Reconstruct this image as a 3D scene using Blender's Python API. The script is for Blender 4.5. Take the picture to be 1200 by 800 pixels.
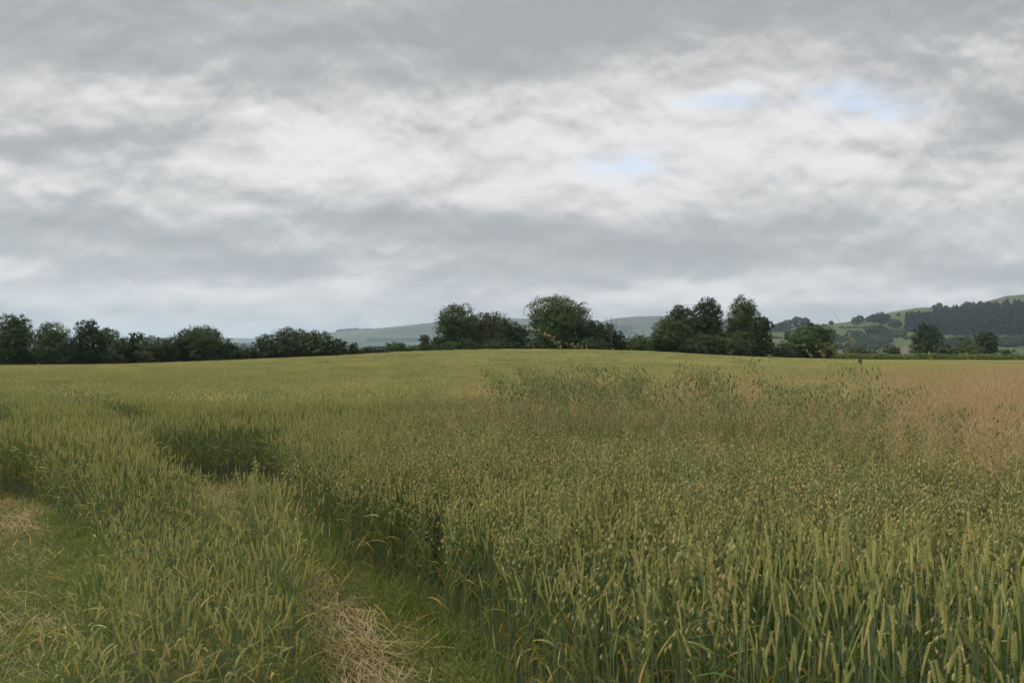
import bpy, math, random
import numpy as np
from mathutils import Vector, Matrix

R = math.radians
rng = np.random.default_rng(7)
random.seed(7)
scene = bpy.context.scene
for o in list(bpy.data.objects):
    bpy.data.objects.remove(o)

# ------------------------------------------------------------------ camera
EYE = 1.65
F = 950.0                    # focal length in units of a 1200 px wide frame
PITCH = math.atan(20 / F)
cd = bpy.data.cameras.new("camera")
cd.sensor_width = 36.0
cd.lens = 36.0 * F / 1200.0
cd.clip_start = 0.05
cd.clip_end = 40000
cd.dof.use_dof = True
cd.dof.focus_distance = 11.0
cd.dof.aperture_fstop = 7.0
cam = bpy.data.objects.new("camera", cd)
scene.collection.objects.link(cam)
cam.location = (0, 0, EYE)
cam.rotation_euler = (R(90) + PITCH, 0, 0)
scene.camera = cam

# ------------------------------------------------------------------ render settings, exposure
scene.view_settings.view_transform = 'Standard'
scene.view_settings.look = 'None'
scene.view_settings.exposure = 1.02
scene.view_settings.gamma = 1.0
scene.cycles.use_denoising = True
scene.cycles.max_bounces = 8
scene.cycles.diffuse_bounces = 4
scene.cycles.transmission_bounces = 4
scene.cycles.volume_bounces = 1
scene.cycles.use_adaptive_sampling = True
scene.cycles.adaptive_threshold = 0.015
scene.render.use_persistent_data = False

# ------------------------------------------------------------------ node helpers
class NT:
    def __init__(s, tree):
        s.t = tree
        s.n = tree.nodes
        s.l = tree.links
    def node(s, typ, **kw):
        nd = s.n.new(typ)
        for k, v in kw.items():
            setattr(nd, k, v)
        return nd
    def put(s, sock, v):
        if v is None:
            return
        if hasattr(v, 'node'):
            s.l.new(v, sock)
        else:
            sock.default_value = v
    def m(s, op, a, b=None, c=None, clamp=False):
        nd = s.node('ShaderNodeMath', operation=op, use_clamp=clamp)
        s.put(nd.inputs[0], a); s.put(nd.inputs[1], b); s.put(nd.inputs[2], c)
        return nd.outputs[0]
    def noise(s, vec, scale, detail=4, rough=0.5, dist=0.0):
        nd = s.node('ShaderNodeTexNoise')
        s.put(nd.inputs['Vector'], vec)
        nd.inputs['Scale'].default_value = scale
        nd.inputs['Detail'].default_value = detail
        nd.inputs['Roughness'].default_value = rough
        nd.inputs['Distortion'].default_value = dist
        return nd.outputs['Fac']
    def mix(s, fac, a, b, blend='MIX'):
        nd = s.node('ShaderNodeMix', data_type='RGBA', blend_type=blend)
        s.put(nd.inputs[0], fac); s.put(nd.inputs[6], a); s.put(nd.inputs[7], b)
        return nd.outputs[2]
    def ramp(s, fac, pts):
        nd = s.node('ShaderNodeValToRGB')
        el = nd.color_ramp.elements
        while len(el) < len(pts):
            el.new(0.5)
        for e, (p, c) in zip(el, pts):
            e.position = p
            e.color = (*c, 1) if len(c) == 3 else c
        s.put(nd.inputs[0], fac)
        return nd.outputs[0]
    def vec(s, x, y, z=0.0):
        nd = s.node('ShaderNodeCombineXYZ')
        s.put(nd.inputs[0], x); s.put(nd.inputs[1], y); s.put(nd.inputs[2], z)
        return nd.outputs[0]
    def rng(s, v, a, b, c=0.0, d=1.0, smooth=False):
        nd = s.node('ShaderNodeMapRange', interpolation_type='SMOOTHSTEP' if smooth else 'LINEAR')
        s.put(nd.inputs[0], v)
        for i, q in enumerate((a, b, c, d)):
            nd.inputs[i + 1].default_value = q
        return nd.outputs[0]

# ------------------------------------------------------------------ world: Nishita sky behind a broken deck of stratocumulus
SUN_EL, SUN_AZ = R(50), R(-66)     # azimuth measured from +Y (view direction) towards +X
world = bpy.data.worlds.new("World")
scene.world = world
world.use_nodes = True
wt = NT(world.node_tree)
wt.n.clear()
wo = wt.node('ShaderNodeOutputWorld')
bg = wt.node('ShaderNodeBackground')
bg.inputs['Strength'].default_value = 0.10
sky = wt.node('ShaderNodeTexSky', sky_type='NISHITA', sun_disc=False)
sky.sun_elevation = SUN_EL
sky.sun_rotation = SUN_AZ
tc = wt.node('ShaderNodeTexCoord')
sp = wt.node('ShaderNodeSeparateXYZ')
wt.l.new(tc.outputs['Generated'], sp.inputs[0])
dx, dy, dz = sp.outputs
zc = wt.m('MAXIMUM', dz, 0.0)
den = wt.m('ADD', zc, 0.13)
u = wt.m('DIVIDE', dx, den)
v = wt.m('DIVIDE', dy, den)
yy = wt.m('MAXIMUM', dy, 0.05)
A = wt.m('DIVIDE', dx, yy)
E = wt.m('DIVIDE', zc, yy)
def blob(px_, py_, sx, sy, k):
    a0, e0 = (px_ - 600) / F, (420 - py_) / F
    a_ = wt.m('DIVIDE', wt.m('SUBTRACT', A, a0), sx / F)
    e_ = wt.m('DIVIDE', wt.m('SUBTRACT', E, e0), sy / F)
    q = wt.m('ADD', wt.m('MULTIPLY', a_, a_), wt.m('MULTIPLY', e_, e_))
    return wt.m('MULTIPLY', wt.m('EXPONENT', wt.m('MULTIPLY', q, -1.0)), k)
big = wt.noise(wt.vec(u, v, 3.3), 0.75, 3, 0.5, 0.2)
med = wt.noise(wt.vec(u, wt.m('MULTIPLY', v, 1.15), 7.7), 1.5, 8, 0.55, 0.3)
def lumps(ka, ke, sc, zz, de, k, dist=0.35, rough=0.54):
    """heaped cloud with a lit upper rim: density here against density a little higher up"""
    def at_(e_):
        return wt.noise(wt.vec(wt.m('MULTIPLY', A, ka), wt.m('MULTIPLY', wt.m('POWER', wt.m('MAXIMUM', e_, 0.001), 0.75), ke), zz), sc, 8, rough, dist)
    n0 = at_(E); n1 = at_(wt.m('ADD', E, de))
    return n0, wt.m('MULTIPLY', wt.m('SUBTRACT', n0, n1), k)
l0, e0_ = lumps(3.0, 4.6, 1.0, 5.1, 0.024, 2.9, 0.25, 0.53)
l1, e1_ = lumps(3.6, 5.6, 2.4, 9.3, 0.010, 1.55, 0.3, 0.54)
c = wt.m('ADD', 0.50, wt.m('MULTIPLY', wt.m('SUBTRACT', big, 0.5), 0.7))
c = wt.m('ADD', c, wt.m('MULTIPLY', wt.m('SUBTRACT', med, 0.5), 0.75))
c = wt.m('ADD', c, wt.m('MULTIPLY', wt.rng(l0, 0.42, 0.60, -0.5, 0.5, True), 0.12))
c = wt.m('ADD', c, e0_)
c = wt.m('ADD', c, e1_)
for b in ((860, 150, 400, 105, 0.30), (230, 50, 420, 70, -0.26), (640, -10, 700, 60, -0.30), (520, 60, 200, 50, -0.18), (1150, 30, 150, 40, -0.25),
          (150, 165, 200, 30, -0.24), (800, 290, 420, 36, -0.24), (20, 108, 110, 20, 0.34), (310, 140, 150, 26, 0.14),
          (330, 205, 260, 40, 0.20), (640, 125, 150, 25, 0.12), (420, 262, 330, 18, -0.16), (250, 345, 600, 16, 0.22), (950, 352, 300, 12, 0.26)):
    c = wt.m('ADD', c, blob(*b))
k = 5.85
cc = wt.ramp(c, [(0.0, (0.325, 0.330, 0.334)), (0.36, (0.405, 0.406, 0.406)), (0.62, (0.545, 0.533, 0.524)),
                 (0.85, (0.68, 0.655, 0.64)), (1.0, (0.74, 0.715, 0.70))])
# low down the cloud base is farther off and paler
low = wt.rng(E, 0.0, 0.20, 1.0, 0.0, True)
cc = wt.mix(wt.m('MULTIPLY', low, 0.30), cc, (0.67, 0.65, 0.64, 1))
# an overcast sky is two to three times brighter overhead than low down
zen = wt.rng(dz, 0.42, 0.92, 1.0, 2.3, True)
vm = wt.node('ShaderNodeVectorMath', operation='SCALE')
wt.l.new(cc, vm.inputs[0]); wt.put(vm.inputs['Scale'], wt.m('MULTIPLY', zen, k))
holes = None
for b in ((960, 104, 90, 15, 1.0), (1015, 124, 70, 20, 0.85), (735, 190, 60, 20, 0.7), (850, 116, 100, 11, 0.6),
          (870, 205, 50, 7, 0.5), (1150, 155, 60, 9, 0.5)):
    h_ = blob(*b)
    holes = h_ if holes is None else wt.m('MAXIMUM', holes, h_)
wisp = wt.noise(wt.vec(wt.m('MULTIPLY', A, 4.0), wt.m('MULTIPLY', E, 10.0), 8.8), 2.4, 8, 0.6, 0.3)
hn = wt.m('MULTIPLY', holes, wt.rng(wisp, 0.60, 0.42, 0.0, 1.4), clamp=True)
hm = wt.rng(hn, 0.0, 1.0, 0.0, 0.62, True)
col = wt.mix(hm, vm.outputs[0], (5.0, 6.6, 8.6, 1))
holesky = wt.mix(0.7, sky.outputs[0], (3.7, 4.4, 5.4, 1))
col = wt.mix(hm, vm.outputs[0], holesky)
wt.l.new(col, bg.inputs['Color'])
wt.l.new(bg.outputs[0], wo.inputs['Surface'])

# ------------------------------------------------------------------ sun behind thin cloud
sd = bpy.data.lights.new("sun", 'SUN')
sd.energy = 1.5
sd.angle = R(10)
sd.color = (1.0, 0.955, 0.88)
sun = bpy.data.objects.new("sun", sd)
scene.collection.objects.link(sun)
sdir = Vector((math.sin(SUN_AZ) * math.cos(SUN_EL), math.cos(SUN_AZ) * math.cos(SUN_EL), math.sin(SUN_EL)))
sun.rotation_euler = sdir.to_track_quat('Z', 'Y').to_euler()
sun.location = (20, 20, 60)

# ------------------------------------------------------------------ object helpers
COL = scene.collection
def tag(o, label=None, cat=None, group=None, kind=None):
    if label: o['label'] = label
    if cat: o['category'] = cat
    if group: o['group'] = group
    if kind: o['kind'] = kind
    return o
def empty(name, loc, label, cat, group=None):
    o = bpy.data.objects.new(name, None)
    o.empty_display_size = 0.2
    o.location = loc
    COL.objects.link(o)
    return tag(o, label, cat, group)
def mesh_np(name, verts, polys, mats, midx=None, smooth=False, tint=None):
    """verts (n,3); polys: list of int arrays (m,k) sharing the vertex list."""
    me = bpy.data.meshes.new(name)
    verts = np.asarray(verts, dtype=np.float32)
    me.vertices.add(len(verts))
    me.vertices.foreach_set('co', verts.ravel())
    polys = [np.asarray(p, dtype=np.int32) for p in polys if len(p)]
    nl = sum(p.size for p in polys)
    npoly = sum(len(p) for p in polys)
    me.loops.add(nl)
    me.loops.foreach_set('vertex_index', np.concatenate([p.ravel() for p in polys]))
    me.polygons.add(npoly)
    tot = np.concatenate([np.full(len(p), p.shape[1]) for p in polys])
    start = np.concatenate([[0], np.cumsum(tot)[:-1]]).astype(np.int32)
    me.polygons.foreach_set('loop_start', start)
    try:
        me.polygons.foreach_set('loop_total', tot.astype(np.int32))
    except Exception:
        pass
    if midx is not None:
        me.polygons.foreach_set('material_index', np.asarray(midx, dtype=np.int32))
    me.polygons.foreach_set('use_smooth', np.full(npoly, bool(smooth)))
    for m_ in mats:
        me.materials.append(m_)
    if tint is not None:
        at = me.attributes.new('tint', 'FLOAT', 'FACE')
        at.data.foreach_set('value', np.asarray(tint, dtype=np.float32))
    me.update()
    me.validate()
    return me
def link(name, me, parent=None):
    o = bpy.data.objects.new(name, me)
    COL.objects.link(o)
    if parent: o.parent = parent
    return o

class Geo:
    """collects pieces with a material index, builds one mesh"""
    def __init__(s):
        s.v = []; s.q = []; s.t = []; s.qm = []; s.tm = []; s.n = 0
    def add(s, v, f, mi):
        f = np.asarray(f)
        s.v.append(np.asarray(v, dtype=float).reshape(-1, 3))
        if f.shape[1] == 4:
            s.q.append(f + s.n); s.qm.append(np.full(len(f), mi))
        else:
            s.t.append(f + s.n); s.tm.append(np.full(len(f), mi))
        s.n += len(s.v[-1])
    def mesh(s, name, mats, smooth=False):
        polys = []; mi = []
        if s.q: polys.append(np.concatenate(s.q)); mi.append(np.concatenate(s.qm))
        if s.t: polys.append(np.concatenate(s.t)); mi.append(np.concatenate(s.tm))
        mi = np.concatenate(mi)
        used = sorted(set(mi.tolist()))
        remap = {u_: i for i, u_ in enumerate(used)}
        mi = np.array([remap[x] for x in mi.tolist()])
        return mesh_np(name, np.concatenate(s.v), polys, [mats[u_] for u_ in used], mi, smooth)

def ribbons(P, az, tilt, bend, L, w, nseg=4, twist=0.0, taper=1.0, base=0.6):
    """bent tapered blades. All arrays of length n. returns verts, quads"""
    P = np.asarray(P, dtype=float); n = len(P)
    az, tilt, bend, L, w = [np.broadcast_to(np.asarray(a, dtype=float), (n,)) for a in (az, tilt, bend, L, w)]
    s = np.linspace(0, 1, nseg + 1)
    th = tilt[:, None] + bend[:, None] * s[None, :]
    ds = L[:, None] / nseg
    thm = 0.5 * (th[:, 1:] + th[:, :-1])
    r = np.concatenate([np.zeros((n, 1)), np.cumsum(np.sin(thm) * ds, 1)], 1)
    z = np.concatenate([np.zeros((n, 1)), np.cumsum(np.cos(thm) * ds, 1)], 1)
    ca, sa = np.cos(az)[:, None], np.sin(az)[:, None]
    C = np.stack([P[:, 0:1] + r * ca, P[:, 1:2] + r * sa, P[:, 2:3] + z], -1)
    tw = np.broadcast_to(np.asarray(twist, dtype=float), (n,))[:, None] * s[None, :]
    # side vector rotates from horizontal towards the blade normal with twist
    nx, nz = np.cos(th), -np.sin(th)
    side = np.stack([-sa * np.cos(tw) + ca * nx * np.sin(tw), ca * np.cos(tw) + sa * nx * np.sin(tw), nz * np.sin(tw)], -1)
    prof = base + (1 - base) * np.minimum(1, s * 4)
    prof = prof * np.maximum(0.04, 1 - s ** 2.2 * taper)
    hw = 0.5 * w[:, None] * prof[None, :]
    V = np.stack([C - side * hw[..., None], C + side * hw[..., None]], 2).reshape(n, -1, 3)
    q = np.array([[2 * i, 2 * i + 1, 2 * i + 3, 2 * i + 2] for i in range(nseg)])
    Fq = (q[None] + (np.arange(n) * 2 * (nseg + 1))[:, None, None]).reshape(-1, 4)
    return V.reshape(-1, 3), Fq

def tube(pts, rad, k=4, cap=True):
    pts = np.asarray(pts, dtype=float); n = len(pts)
    rad = np.broadcast_to(np.asarray(rad, dtype=float), (n,))
    V = []
    for i in range(n):
        d = pts[min(i + 1, n - 1)] - pts[max(i - 1, 0)]
        d = d / (np.linalg.norm(d) + 1e-9)
        a = np.cross(d, [0.3, 0.9, 0.1] if abs(d[2]) > 0.5 else [0, 0, 1.0]); a /= np.linalg.norm(a) + 1e-9
        b = np.cross(d, a)
        for j in range(k):
            t = 2 * math.pi * j / k
            V.append(pts[i] + rad[i] * (a * math.cos(t) + b * math.sin(t)))
    Q = [[i * k + j, i * k + (j + 1) % k, (i + 1) * k + (j + 1) % k, (i + 1) * k + j] for i in range(n - 1) for j in range(k)]
    return np.array(V), np.array(Q)

OCT = np.array([[0, 0, -0.5], [1, 0, -0.12], [0, 1, -0.12], [-1, 0, -0.12], [0, -1, -0.12], [0, 0, 0.5]])
OCTF = np.array([[0, 2, 1], [0, 3, 2], [0, 4, 3], [0, 1, 4], [5, 1, 2], [5, 2, 3], [5, 3, 4], [5, 4, 1]])
def grains(C, D, L, w, t=None):
    """spindle shaped grains at centres C with unit axes D"""
    C = np.asarray(C, dtype=float); D = np.asarray(D, dtype=float); n = len(C)
    D = D / (np.linalg.norm(D, axis=1, keepdims=True) + 1e-9)
    ref = np.where(np.abs(D[:, 2:3]) > 0.9, np.array([[1.0, 0, 0]]), np.array([[0, 0, 1.0]]))
    a = np.cross(D, ref); a /= np.linalg.norm(a, axis=1, keepdims=True) + 1e-9
    b = np.cross(D, a)
    L = np.broadcast_to(np.asarray(L, dtype=float), (n,)); w = np.broadcast_to(np.asarray(w, dtype=float), (n,))
    t = w if t is None else np.broadcast_to(np.asarray(t, dtype=float), (n,))
    V = C[:, None] + OCT[None, :, 2, None] * (D * L[:, None])[:, None] \
        + OCT[None, :, 0, None] * (a * w[:, None] * 0.5)[:, None] + OCT[None, :, 1, None] * (b * t[:, None] * 0.5)[:, None]
    Fq = (OCTF[None] + (np.arange(n) * 6)[:, None, None]).reshape(-1, 3)
    return V.reshape(-1, 3), Fq

# ------------------------------------------------------------------ materials
def plant_mat(name, c1, c2, trans=0.25, rough=0.55, patch=None, spec=0.15, use_tint=False):
    """c1..c2 by individual; patch = (scale, colour, amount) slow change over the field"""
    m_ = bpy.data.materials.new(name); m_.use_nodes = True
    t = NT(m_.node_tree); t.n.clear()
    out = t.node('ShaderNodeOutputMaterial')
    p = t.node('ShaderNodeBsdfPrincipled')
    p.inputs['Roughness'].default_value = rough
    p.inputs['Specular IOR Level'].default_value = spec
    if use_tint:
        at = t.node('ShaderNodeAttribute'); at.attribute_name = 'tint'
        f = at.outputs['Fac']
    else:
        f = t.node('ShaderNodeObjectInfo').outputs['Random']
    g = t.node('ShaderNodeNewGeometry')
    base = t.mix(f, (*c1, 1), (*c2, 1))
    n1 = t.noise(g.outputs['Position'], 6.0 if not use_tint else 0.35, 3, 0.6)
    base = t.mix(t.m('MULTIPLY', n1, 0.5), base, (c1[0] * 0.6, c1[1] * 0.62, c1[2] * 0.6, 1))
    if patch:
        n2 = t.noise(g.outputs['Position'], patch[0], 4, 0.6, 0.4)
        base = t.mix(t.m('MULTIPLY', t.rng(n2, 0.42, 0.66, 0, 1, True), patch[2]), base, (*patch[1], 1))
    t.put(p.inputs['Base Color'], base)
    if trans > 0:
        tr = t.node('ShaderNodeBsdfTranslucent')
        tb = t.mix(1.0, base, (1.0, 1.15, 0.65, 1), 'MULTIPLY')
        t.put(tr.inputs['Color'], tb)
        mx = t.node('ShaderNodeMixShader')
        mx.inputs[0].default_value = trans
        t.l.new(p.outputs[0], mx.inputs[1]); t.l.new(tr.outputs[0], mx.inputs[2])
        t.l.new(mx.outputs[0], out.inputs['Surface'])
    else:
        t.l.new(p.outputs[0], out.inputs['Surface'])
    return m_

M = {}
M['stem'] = plant_mat('wheat_stem', (0.13, 0.185, 0.125), (0.25, 0.285, 0.12), 0.0, 0.6)
M['leaf'] = plant_mat('wheat_leaf', (0.065, 0.115, 0.028), (0.155, 0.190, 0.038), 0.28, 0.6)
M['yleaf'] = plant_mat('yellowing_leaf', (0.24, 0.24, 0.055), (0.34, 0.28, 0.06), 0.3, 0.55)
M['ear'] = plant_mat('wheat_ear', (0.36, 0.40, 0.13), (0.68, 0.57, 0.22), 0.12, 0.6, (0.10, (0.35, 0.37, 0.12), 0.45))
M['dry'] = plant_mat('dry_leaf', (0.44, 0.31, 0.07), (0.36, 0.21, 0.06), 0.3, 0.6)
M['oat'] = plant_mat('oat_spikelet', (0.34, 0.37, 0.125), (0.58, 0.43, 0.19), 0.22, 0.55)
M['oatstem'] = plant_mat('oat_stem', (0.14, 0.20, 0.08), (0.22, 0.25, 0.09), 0.0, 0.5)
M['wildoat'] = plant_mat('wild_oat_spikelet', (0.22, 0.27, 0.09), (0.36, 0.36, 0.14), 0.3, 0.55)
M['bent'] = plant_mat('bent_grass_panicle', (0.60, 0.375, 0.225), (0.64, 0.46, 0.28), 0.25, 0.7)
M['bentstem'] = plant_mat('bent_grass_stem', (0.34, 0.24, 0.10), (0.26, 0.25, 0.10), 0.0, 0.6)
M['straw'] = plant_mat('straw', (0.30, 0.225, 0.105), (0.44, 0.34, 0.17), 0.1, 0.6, use_tint=True)
M['grass'] = plant_mat('short_grass', (0.14, 0.195, 0.042), (0.26, 0.28, 0.08), 0.35, 0.5, (1.3, (0.19, 0.19, 0.06), 0.6), use_tint=True)
M['seed'] = plant_mat('grass_seed_head', (0.46, 0.40, 0.17), (0.56, 0.48, 0.22), 0.2, 0.7)
M['drystalk'] = plant_mat('dry_stalk', (0.15, 0.09, 0.055), (0.19, 0.12, 0.07), 0.0, 0.7)
PM = [M['stem'], M['leaf'], M['ear'], M['dry'], M['oat'], M['oatstem'], M['wildoat'], M['bent'], M['bentstem'], M['seed'], M['drystalk'], M['yleaf']]
STEM, LEAF, EAR, DRY, OAT, OSTEM, WOAT, BENT, BSTEM, SEED, DSTALK, YLEAF = range(12)

# ------------------------------------------------------------------ terrain
KX = np.array([-200, -79, -60, -43, -26, -16, -5, 10.5, 20, 33, 39.5, 53, 79, 200.0])
KZ = np.array([-0.3, -0.22, -0.07, 0.55, 1.18, 1.74, 2.08, 2.08, 1.82, 1.18, 0.92, 0.55, 0.42, 0.42])
_fx = np.linspace(-200, 200, 801)
_fz = np.interp(_fx, KX, KZ)
_ker = np.exp(-0.5 * (np.arange(-16, 17) / 6.0) ** 2); _ker /= _ker.sum()
_fz = np.convolve(np.pad(_fz, 16, mode='edge'), _ker, 'valid')
def sstep(a, b, x):
    t = np.clip((x - a) / (b - a), 0, 1)
    return t * t * (3 - 2 * t)
def gz(X, Y):
    X = np.asarray(X, dtype=float); Y = np.asarray(Y, dtype=float)
    rise = np.interp(X * 125.0 / np.maximum(Y, 60.0), _fx, _fz) * sstep(14, 122, Y)
    fall = sstep(150, 420, Y) * 9.0
    bump = 0.03 * np.sin(X * 0.35 + 1.0) * np.cos(Y * 0.22) * sstep(10, 30, Y)
    return rise - fall * sstep(0, 1, 1.0 + 0 * X) + bump
def gz1(x, y):
    return float(gz(x, y))

def ray(x, y):
    """direction (per unit Y) for a position x, y on the 1200 x 800 photograph"""
    a = (x - 600) / F; b = (400 - y) / F
    c_, s_ = math.cos(PITCH), math.sin(PITCH)
    Y = c_ - b * s_; Z = s_ + b * c_
    return a / Y, Z / Y
def at(x, y, Y):
    a, b = ray(x, y)
    return a * Y, Y, EYE + b * Y

# ground sheet: fine near, coarse far
def spaced(lo, hi, n, p):
    return lo + (hi - lo) * np.linspace(0, 1, n) ** p
ys = np.concatenate([np.linspace(-12, 20, 65), spaced(20, 420, 110, 1.3)[1:], spaced(420, 16000, 40, 2.0)[1:]])
xs_ = np.concatenate([-spaced(30, 16000, 60, 3.0)[::-1], np.linspace(-30, 30, 121)[1:-1], spaced(30, 16000, 60, 3.0)])
GX, GY = np.meshgrid(xs_, ys)
GZ = gz(GX, GY)
near = (np.abs(GX) < 12) & (GY < 14)
GZ = GZ + np.where(near, 0.012 * np.sin(GX * 5.1) * np.cos(GY * 4.3), 0)
nV = GX.shape
idx = np.arange(GX.size).reshape(nV)
Q = np.stack([idx[:-1, :-1], idx[:-1, 1:], idx[1:, 1:], idx[1:, :-1]], -1).reshape(-1, 4)
gm = bpy.data.materials.new('ground_soil'); gm.use_nodes = True
t = NT(gm.node_tree); p = t.n['Principled BSDF']
g = t.node('ShaderNodeNewGeometry')
n1 = t.noise(g.outputs['Position'], 3.0, 6, 0.6)
n2 = t.noise(g.outputs['Position'], 40.0, 4, 0.6)
colr = t.ramp(t.m('ADD', t.m('MULTIPLY', n1, 0.6), t.m('MULTIPLY', n2, 0.4)),
              [(0.3, (0.045, 0.040, 0.018)), (0.5, (0.075, 0.075, 0.028)), (0.7, (0.14, 0.115, 0.055))])
sx = t.node('ShaderNodeSeparateXYZ'); t.l.new(g.outputs['Position'], sx.inputs[0])
far = t.rng(sx.outputs[1], 160, 200, 0, 1, True)
past = t.ramp(t.noise(g.outputs['Position'], 0.004, 3, 0.5), [(0.4, (0.07, 0.11, 0.035)), (0.6, (0.13, 0.15, 0.06))])
t.put(p.inputs['Base Color'], t.mix(far, colr, past))
p.inputs['Roughness'].default_value = 0.95
p.inputs['Specular IOR Level'].default_value = 0.1
bmp = t.node('ShaderNodeBump'); bmp.inputs['Distance'].default_value = 0.02; bmp.inputs['Strength'].default_value = 0.6
t.l.new(n2, bmp.inputs['Height']); t.l.new(bmp.outputs[0], p.inputs['Normal'])
ground = link('ground', mesh_np('ground', np.stack([GX, GY, GZ], -1).reshape(-1, 3), [Q], [gm], smooth=True))
tag(ground, kind='structure')

# ------------------------------------------------------------------ distant hills
def vnoise(X, Y, seed=0, octaves=4):
    """smooth value noise, numpy"""
    out = 0; amp = 1; tot = 0
    for o in range(octaves):
        xi = np.floor(X).astype(np.int64); yi = np.floor(Y).astype(np.int64)
        fx = X - xi; fy = Y - yi
        fx = fx * fx * (3 - 2 * fx); fy = fy * fy * (3 - 2 * fy)
        def h(a, b):
            s_ = np.sin(a * 127.1 + b * 311.7 + (seed + o) * 74.7) * 43758.5453
            return s_ - np.floor(s_)
        n_ = (h(xi, yi) * (1 - fx) + h(xi + 1, yi) * fx) * (1 - fy) + (h(xi, yi + 1) * (1 - fx) + h(xi + 1, yi + 1) * fx) * fy
        out = out + amp * n_; tot += amp; amp *= 0.5
        X = X * 2.03 + 11.3; Y = Y * 2.03 + 5.7
    return out / tot

class Hill:
    def __init__(s, prof, Yc, front, back, foot, nseed, rough):
        xs = np.array([p_[0] for p_ in prof], dtype=float); yp = np.array([p_[1] for p_ in prof], dtype=float)
        pts = [at(a, b, Yc) for a, b in zip(xs, yp)]
        s.X = np.array([q[0] for q in pts]); s.Z = np.array([q[2] for q in pts])
        s.Yc, s.front, s.back, s.foot, s.seed, s.rough = Yc, front, back, foot, nseed, rough
        s.x0, s.x1 = s.X[0], s.X[-1]
    def z(s, X, Y):
        X = np.asarray(X, dtype=float); Y = np.asarray(Y, dtype=float)
        ridge = np.interp(X * s.Yc / np.maximum(Y, 1), s.X, s.Z)
        t_ = np.where(Y < s.Yc, (s.Yc - Y) / s.front, (Y - s.Yc) / s.back)
        t_ = np.clip(t_, 0, 1)
        prof = 0.5 * (1 + np.cos(np.pi * t_ ** 0.9))
        n_ = (vnoise(X / (s.front * 0.28), Y / (s.front * 0.28), s.seed) - 0.5) * s.rough * np.sin(np.pi * np.clip(t_, 0, 1))
        return s.foot + (ridge - s.foot) * prof + n_
    def mesh(s, name, mat, nx=240, ny=70):
        X = np.linspace(s.x0, s.x1, nx)
        Y = np.concatenate([np.linspace(s.Yc - s.front, s.Yc, ny), np.linspace(s.Yc, s.Yc + s.back, 20)[1:]])
        XX, YY = np.meshgrid(X, Y)
        XX = XX * YY / s.Yc
        ZZ = s.z(XX, YY)
        id_ = np.arange(XX.size).reshape(XX.shape)
        Q_ = np.stack([id_[:-1, :-1], id_[:-1, 1:], id_[1:, 1:], id_[1:, :-1]], -1).reshape(-1, 4)
        o = link(name, mesh_np(name, np.stack([XX, YY, ZZ], -1).reshape(-1, 3), [Q_], [mat], smooth=True))
        tag(o, kind='structure')
        return o

def hill_mat(name, cols, scale, top=None, cell=None):
    m_ = bpy.data.materials.new(name); m_.use_nodes = True
    t = NT(m_.node_tree); p = t.n['Principled BSDF']
    g = t.node('ShaderNodeNewGeometry')
    n_ = t.noise(g.outputs['Position'], scale, 6, 0.6, 0.3)
    base = t.ramp(n_, cols)
    if cell:
        mp = t.node('ShaderNodeMapping')
        t.l.new(g.outputs['Position'], mp.inputs[0])
        mp.inputs['Scale'].default_value = (1, 0.55, 0)
        mp.inputs['Rotation'].default_value = (0, 0, 0.3)
        vo = t.node('ShaderNodeTexVoronoi', feature='F1', distance='CHEBYCHEV'); vo.inputs['Scale'].default_value = cell[0]
        t.l.new(mp.outputs[0], vo.inputs['Vector'])
        sc_ = t.node('ShaderNodeSeparateColor'); t.l.new(vo.outputs['Color'], sc_.inputs[0])
        fld = t.ramp(sc_.outputs[0], cell[1])
        base = t.mix(0.6, base, fld)
    if top:
        s_ = t.node('ShaderNodeSeparateXYZ'); t.l.new(g.outputs['Position'], s_.inputs[0])
        f = t.rng(t.m('ADD', s_.outputs[2], t.m('MULTIPLY', t.noise(g.outputs['Position'], scale * 1.6, 5, 0.6), top[3])), top[0], top[1], 0, 1, True)
        base = t.mix(f, base, (*top[2], 1))
    t.put(p.inputs['Base Color'], base)
    p.inputs['Roughness'].default_value = 1.0
    p.inputs['Specular IOR Level'].default_value = 0.05
    return m_

moor_m = hill_mat('moorland', [(0.36, (0.028, 0.042, 0.022)), (0.5, (0.048, 0.066, 0.030)), (0.64, (0.085, 0.100, 0.044))], 0.0016,
                  top=(240, 320, (0.062, 0.050, 0.044), 110))
moor = Hill([(330, 398), (380, 391), (400, 388.5), (425, 386.5), (450, 384.5), (480, 381.5), (510, 378), (545, 375), (600, 373.5), (650, 373),
             (705, 377), (722, 373), (745, 371), (775, 370.5), (820, 372), (870, 376), (905, 384), (960, 396)],
            5600, 2600, 1800, -30, 3, 60)
moor.mesh('moorland_hill', moor_m, 260, 80)
far_m = hill_mat('blue_ridge', [(0.35, (0.025, 0.035, 0.025)), (0.65, (0.045, 0.055, 0.035))], 0.0012)
farh = Hill([(-150, 396), (0, 394), (180, 395.5), (250, 395.5), (270, 396), (285, 396.2), (310, 397), (370, 395.5), (430, 396), (520, 399)],
            9500, 3500, 2000, -30, 9, 40)
farh.mesh('far_ridge', far_m, 160, 40)
near_m = hill_mat('hill_pasture', [(0.35, (0.036, 0.046, 0.020)), (0.5, (0.055, 0.060, 0.025)), (0.65, (0.080, 0.074, 0.034))], 0.006,
                  top=(112, 142, (0.080, 0.080, 0.038), 30),
                  cell=(0.0042, [(0.0, (0.05, 0.078, 0.028)), (0.3, (0.08, 0.11, 0.036)), (0.5, (0.13, 0.115, 0.06)),
                                 (0.75, (0.09, 0.115, 0.045)), (1.0, (0.15, 0.125, 0.07))]))
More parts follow.
